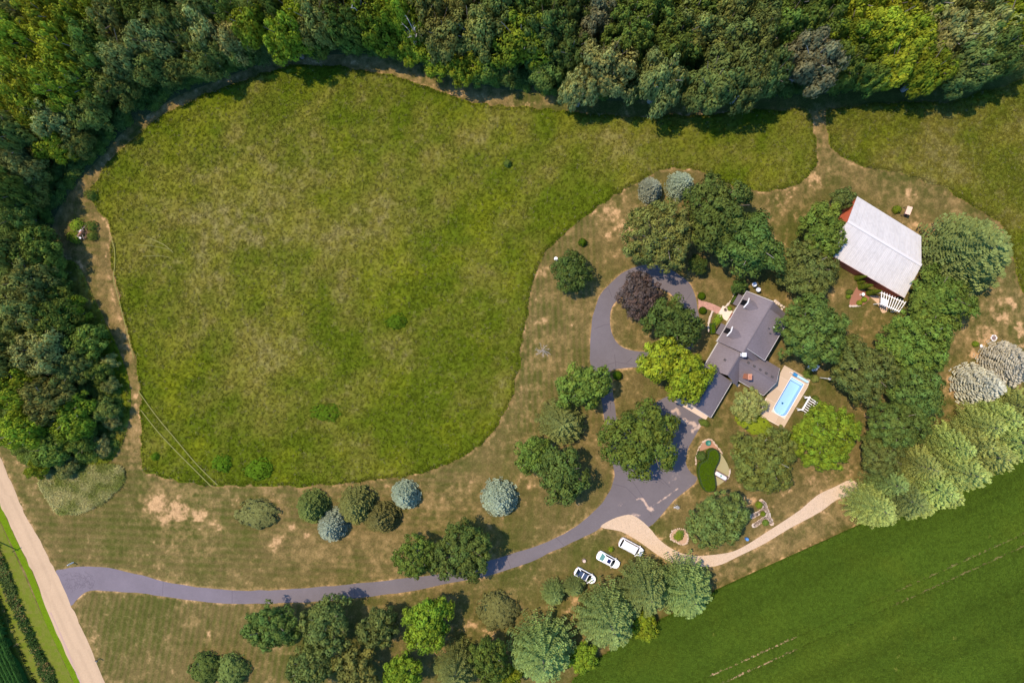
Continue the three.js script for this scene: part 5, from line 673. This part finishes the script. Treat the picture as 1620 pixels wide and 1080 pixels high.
const COLUMN = (() => { const R = rng(400), v = [], col = []; for (let k = 0; k < 1500; k++) { const t = R() ** 1.3, a = R() * 6.283, r = .98 * (1 - t) ** .55 * Math.min(1, .55 + t * 4) * (.9 + .15 * R()), tn = .75 + .5 * R(); leafPush(v, col, v3(Math.cos(a) * r, t, Math.sin(a) * r), v3(Math.cos(a) + (R() - .5) * .6, .15 + (R() - .5) * .3, Math.sin(a) + (R() - .5) * .6).normalize(), .06, .5, R, [tn, tn, tn]); } return leafMesh(v, col); })();
const colCore = new THREE.LatheGeometry([[.001, .95], [.3, .75], [.6, .45], [.78, .2], [.6, .03]].map((p) => new THREE.Vector2(...p)), 10);
for (const [x, y, h, r, l] of [[1354, 440, 4.2, .62, 'columnar bright green arborvitae by the barn wall, leftmost of the tall ones'], [1358, 447, 2.6, .5, 'shortest columnar arborvitae by the barn wall, squeezed between two taller ones'], [1360, 454, 5.0, .68, 'columnar bright green arborvitae by the barn wall, middle of the tall ones'], [1373, 463, 5.0, .72, 'columnar bright green arborvitae by the barn wall, nearest the pergola']]) { const p = P(x, y), t = thing('arborvitae', l, 'conifer', p); const f = part('foliage', COLUMN, leafMat('lime', 0), t); f.scale.set(r, h, r); const b = part('branches', colCore, coreMat, t); b.scale.set(r, h, r); }
{ // gas tank on its frame
  const t = thing('gas_tank', 'white round-ended gas tank on a dark timber frame beside the hedge', 'gas tank', P(1138.5, 751).map((k, i) => i === 1 ? 0 : k), -Math.atan2(100, 175)); const sh = new RoundedBoxGeometry(1, 1, 1); sh.dispose();
  part('tank', new THREE.CapsuleGeometry(.42, 1.75, 8, 20).rotateZ(Math.PI / 2).translate(0, .78, 0), mat(.72, .70, .72, .4), t); part('valve_cover', new THREE.CylinderGeometry(.17, .2, .16, 14).translate(-.1, 1.24, 0), mat(.12, .34, .28, .5), t);
  for (const s of [-1, 1]) { part('timber', new RoundedBoxGeometry(2.9, .14, .14, 1, .02).translate(.08, .2, s * .52), mat(.14, .085, .07, .95), t); part('timber', new RoundedBoxGeometry(.14, .14, 1.2, 1, .02).translate(s * 1.42 + .08, .34, 0), mat(.14, .085, .07, .95), t); part('saddle', new RoundedBoxGeometry(.12, .5, .6, 1, .02).translate(s * .6, .4, 0), mat(.2, .18, .17, .9), t); }
}
{ const t = thing('fire_bowl', 'round teal green bowl on the bare bed above the hedge', 'bowl', P(1119.5, 700)); part('bowl', new THREE.LatheGeometry([[.02, .15], [.3, .18], [.5, .4], [.55, .46], [.5, .46], [.3, .28], [.02, .24]].map((p) => new THREE.Vector2(...p)), 22), mat(.03, .17, .12, .5), t); for (let k = 0; k < 3; k++) part('foot', tube(v3(Math.cos(k * 2.1) * .35, 0, Math.sin(k * 2.1) * .35), v3(Math.cos(k * 2.1) * .25, .2, Math.sin(k * 2.1) * .25), .03, .03), ventMat, t); }
{ const t = thing('fire_pit', 'round fire pit ringed with pale stone on the bare ground at right', 'fire pit', P(1571.5, 534.5)); const R = rng(9); for (let k = 0; k < 12; k++) { const a = k / 12 * 6.283; part('stone', new RoundedBoxGeometry(.3, .24, .2, 2, .05).rotateY(-a + Math.PI / 2).translate(Math.cos(a) * .52, .12, Math.sin(a) * .52), k % 2 ? paleStone : whiteMat, t); } part('ash_bed', new THREE.CylinderGeometry(.46, .46, .06, 18).translate(0, .04, 0), mat(.14, .10, .10, 1), t); for (let k = 0; k < 3; k++) part('log', tube(v3(-.25 + .1 * k, .1, -.2), v3(.2, .14, .2 - .2 * k), .05, .05), mat(.3, .22, .18), t); }
{ const t = thing('bucket', 'white bucket on its side by the small shrub near the fire pit', 'bucket', P(1551, 547)); part('bucket', new THREE.CylinderGeometry(.24, .2, .5, 16).rotateX(1.4).translate(0, .24, 0), whiteMat, t); part('handle', new THREE.TorusGeometry(.24, .015, 6, 14, Math.PI).translate(0, .3, .25), ventMat, t); }
{ const t = thing('garden_swing', 'small timber garden swing with tan canopy beside a round bush above the barn', 'swing', P(1430, 336).map((k, i) => i === 1 ? 0 : k), -.35); const w = mat(.12, .075, .065, .9); part('canopy', slab3([v3(-.55, 1.75, -.8), v3(-.55, 1.75, .8), v3(.35, 1.95, .8), v3(.35, 1.95, -.8)], .05), mat(.60, .42, .31, .95), t); part('seat', new RoundedBoxGeometry(.5, .08, 1.3, 2, .03).translate(.1, .5, 0), w, t); part('backrest', new RoundedBoxGeometry(.08, .5, 1.3, 2, .03).translate(.4, .8, 0), w, t); for (const s of [-1, 1]) for (const x of [-.5, .6]) part('leg', bar(v3(x, 0, s * .8), v3(x * .3, 1.72, s * .74), .08), w, t); part('rail', bar(v3(.6, .35, -.8), v3(.6, .35, .8), .08), w, t); part('rail', bar(v3(.7, .08, -.85), v3(.7, .08, .85), .1), w, t); }
for (const [x, y, l] of [[1191, 451, 'white oval dish behind the house, upper of two in the tree shade'], [1197, 459, 'white oval dish behind the house, lower of two nearer the roof corner']]) { const t = thing('satellite_dish', l, 'dish', P(x - 3, y), .3, 'white dishes behind the house'); part('pole', tube(v3(0, 0, 0), v3(0, 1.6, 0), .035, .035), mat(.3, .3, .3), t); part('dish', new THREE.SphereGeometry(.8, 22, 8, 0, 6.2832, 0, .6).translate(0, -.75, 0).rotateX(-2.6).rotateY(-.9).translate(.1, 1.75, 0), new THREE.MeshStandardMaterial({ color: 0xcfd6e0, roughness: .5, side: THREE.DoubleSide }), t); part('arm', tube(v3(.1, 1.6, 0), v3(-.35, 1.95, .2), .02, .02), mat(.35, .35, .35), t); }
{ const t = thing('bird_bath', 'small white bird bath on bare soil at the left of the dark round tree', 'bird bath', P(879, 410)); part('pedestal', new THREE.LatheGeometry([[.2, 0], [.22, .06], [.09, .15], [.08, .62], [.14, .7]].map((p) => new THREE.Vector2(...p)), 14), mat(.55, .5, .46), t); part('basin', new THREE.LatheGeometry([[.01, .7], [.16, .7], [.34, .8], [.36, .84], [.3, .82], [.01, .76]].map((p) => new THREE.Vector2(...p)), 18), whiteMat, t); }
{ const t = thing('bird_bath', 'white bird bath in the middle of the red mulch bed', 'bird bath', P(1361.5, 466)); part('pedestal', new THREE.LatheGeometry([[.2, 0], [.22, .06], [.09, .15], [.08, .82], [.14, .9]].map((p) => new THREE.Vector2(...p)), 14), mat(.55, .5, .46), t); part('basin', new THREE.LatheGeometry([[.01, .9], [.16, .9], [.30, 1.0], [.32, 1.04], [.28, 1.02], [.01, .96]].map((p) => new THREE.Vector2(...p)), 18), whiteMat, t); }
{ const t = thing('garden_windmill', 'small pale garden windmill at the edge of the parking apron', 'windmill', P(1068.5, 799)); const w = mat(.42, .43, .44, .5); for (let k = 0; k < 4; k++) part('leg', tube(v3(Math.cos(k * 1.571 + .78) * .35, 0, Math.sin(k * 1.571 + .78) * .35), v3(Math.cos(k * 1.571 + .78) * .06, 1.7, Math.sin(k * 1.571 + .78) * .06), .03, .025), w, t); for (let k = 0; k < 8; k++) { const a = k / 8 * 6.283; part('blade', slab3([v3(0, 1.7, 0), v3(Math.cos(a) * .42, 1.7 + Math.sin(a) * .3, Math.sin(a) * .3), v3(Math.cos(a + .4) * .42, 1.7 + Math.sin(a + .4) * .3, Math.sin(a + .4) * .3)], .02), w, t); } part('tail', slab3([v3(0, 1.66, 0), v3(-.7, 1.66, .15), v3(-.7, 1.66, -.15)], .02), w, t); }
{ const t = thing('barrel', 'blue barrel in tree shade beside the gravel track', 'barrel', P(1180, 851)); part('body', new THREE.LatheGeometry([[.01, 0], [.28, 0], [.3, .1], [.31, .45], [.3, .8], [.28, .88], [.01, .88]].map((p) => new THREE.Vector2(...p)), 18), mat(.06, .2, .5, .5), t); part('lid', new THREE.CylinderGeometry(.27, .27, .04, 18).translate(0, .9, 0), mat(.08, .24, .55, .5), t); }
{ const t = thing('tree_stump', 'pale cut tree stump on the lawn left of the white sedan', 'stump', P(924, 886)); part('stump', new THREE.CylinderGeometry(.32, .42, .5, 12).translate(0, .25, 0), mat(.24, .18, .14), t); part('cut_face', new THREE.CylinderGeometry(.3, .31, .03, 12).translate(0, .515, 0), mat(.52, .4, .32), t); }
function snag(name, label, x, y, h, spread, seed, colour, n = 16) { const R = rng(seed), t = thing(name, label, 'dead tree', P(x, y)), m = mat(...colour, .95), k = h / 10; part('trunk', tube(v3(0, 0, 0), v3(0, h * .6, 0), .16 * k + .06, .07 * k + .03), m, t); const gs = []; for (let i = 0; i < n; i++) { const a = (i + R()) / n * 6.283 * 2.4, y0 = h * (.2 + .4 * R()), r = spread * (.5 + .5 * R()), p = v3(0, y0, 0), q = v3(Math.cos(a) * r * .55, y0 + h * (.08 + .25 * R()), Math.sin(a) * r * .55), e = v3(Math.cos(a + .2) * r, q.y + h * .12 * (R() - .1), Math.sin(a + .2) * r); gs.push(tube(p, q, .05 * k + .02, .035 * k + .012, 5), tube(q, e, .035 * k + .012, .012, 5)); for (let s = 0; s < 3; s++) { const f = .3 + .6 * R(), z = q.clone().lerp(e, f); gs.push(tube(z, z.clone().add(v3((R() - .5) * r * .5, h * .06 * R(), (R() - .5) * r * .5)), .022 * k + .01, .008, 4)); } } part('limb', mergeGeometries(gs), m, t); return t; }
snag('dead_tree', 'leafless grey little tree on the lawn between the meadow and the drive', 858, 554, 3.4, 1.7, 3, [.42, .37, .32]);
snag('dead_tree', 'grey dead tree top among the crowns near the top edge, left one', 590, 64, 17.5, 2.8, 4, [.40, .37, .35], 20);
snag('dead_tree', 'grey dead tree top among the crowns near the top edge, right one', 668, 88, 15.5, 2.4, 5, [.38, .34, .31], 20);
snag('dead_tree', 'brown dead branches in the upper left woods below the grey-green crown', 90, 224, 10, 2.2, 6, [.2, .15, .13]);
{ // brush pile
  const t = thing('brush_pile', 'heap of cut brush and scrap boards in the loop of the left trail', 'brush pile', P(130, 368)), R = rng(19), brown = mat(.20, .12, .08, 1), greyB = mat(.30, .25, .22, 1);
  for (let k = 0; k < 46; k++) { const a = R() * 3.14, l = .8 + 1.5 * R(), x = (R() - .5) * 2.0, z = (R() - .5) * 2.6, y = .15 + 1.0 * R() * Math.exp(-(x * x + z * z) * .3), dx = Math.cos(a) * l * .5, dz = Math.sin(a) * l * .5; part('branch', tube(v3(x - dx, y - .1, z - dz), v3(x + dx, y + .25 * R(), z + dz), .03 + .04 * R(), .015, 5), k % 3 ? brown : greyB, t); }
  part('board', new RoundedBoxGeometry(1.2, .05, .3, 1, .01).rotateY(-.35).rotateZ(.15).translate(-.25, .75, 1.0), mat(.66, .64, .68, .7), t).userData.label = 'white scrap board on the lower side of the heap'; part('board', new RoundedBoxGeometry(.6, .05, .25, 1, .01).rotateY(.8).translate(.15, .9, -.2), mat(.5, .45, .48, .7), t); part('board', new RoundedBoxGeometry(1.1, .06, .3, 1, .01).rotateY(.9).translate(.05, .95, .35), mat(.30, .15, .09, .9), t);
}
{ const t = thing('utility_pole', 'wooden utility pole with crossarm beside the road at the left edge', 'utility pole', P(-5, 855)); part('pole', tube(v3(0, 0, 0), v3(0, 9.6, 0), .16, .11, 10), mat(.18, .14, .11), t); part('crossarm', bar(v3(-.95, 9.0, .45), v3(.95, 9.0, -.45), .12, .14), mat(.18, .14, .11), t); for (const f of [-.9, .35, .9]) part('insulator', new THREE.CylinderGeometry(.05, .07, .2, 8).translate(.95 * f, 9.17, -.45 * f), mat(.4, .4, .42, .3), t); }
{ const t = thing('marker_post', 'white marker post where the drive leaves the road', 'post', P(116, 889)); part('post', bar(v3(0, 0, 0), v3(0, 1.7, 0), .16), whiteMat, t); part('cap', bar(v3(0, 1.7, 0), v3(0, 1.76, 0), .22), mat(.3, .3, .3), t); }
{ const t = thing('mailbox', 'dark mailbox on a post at the right edge of the road', 'mailbox', P(158, 1041)); part('post', bar(v3(0, 0, 0), v3(0, 1.05, 0), .12), mat(.12, .1, .08), t); const b = part('box', (() => { const s = new THREE.Shape(); s.moveTo(-.1, 0); s.lineTo(.1, 0); s.lineTo(.1, .15); s.absarc(0, .15, .1, 0, Math.PI); s.lineTo(-.1, 0); return new THREE.ExtrudeGeometry(s, { depth: .5, bevelEnabled: false }).translate(0, 1.05, -.25).rotateY(1.1); })(), mat(.05, .05, .05, .4), t); part('flag', bar(v3(.12, 1.2, 0), v3(.12, 1.4, 0), .03, .08), mat(.4, .5, .45), b); }

renderer.render(scene, camera);
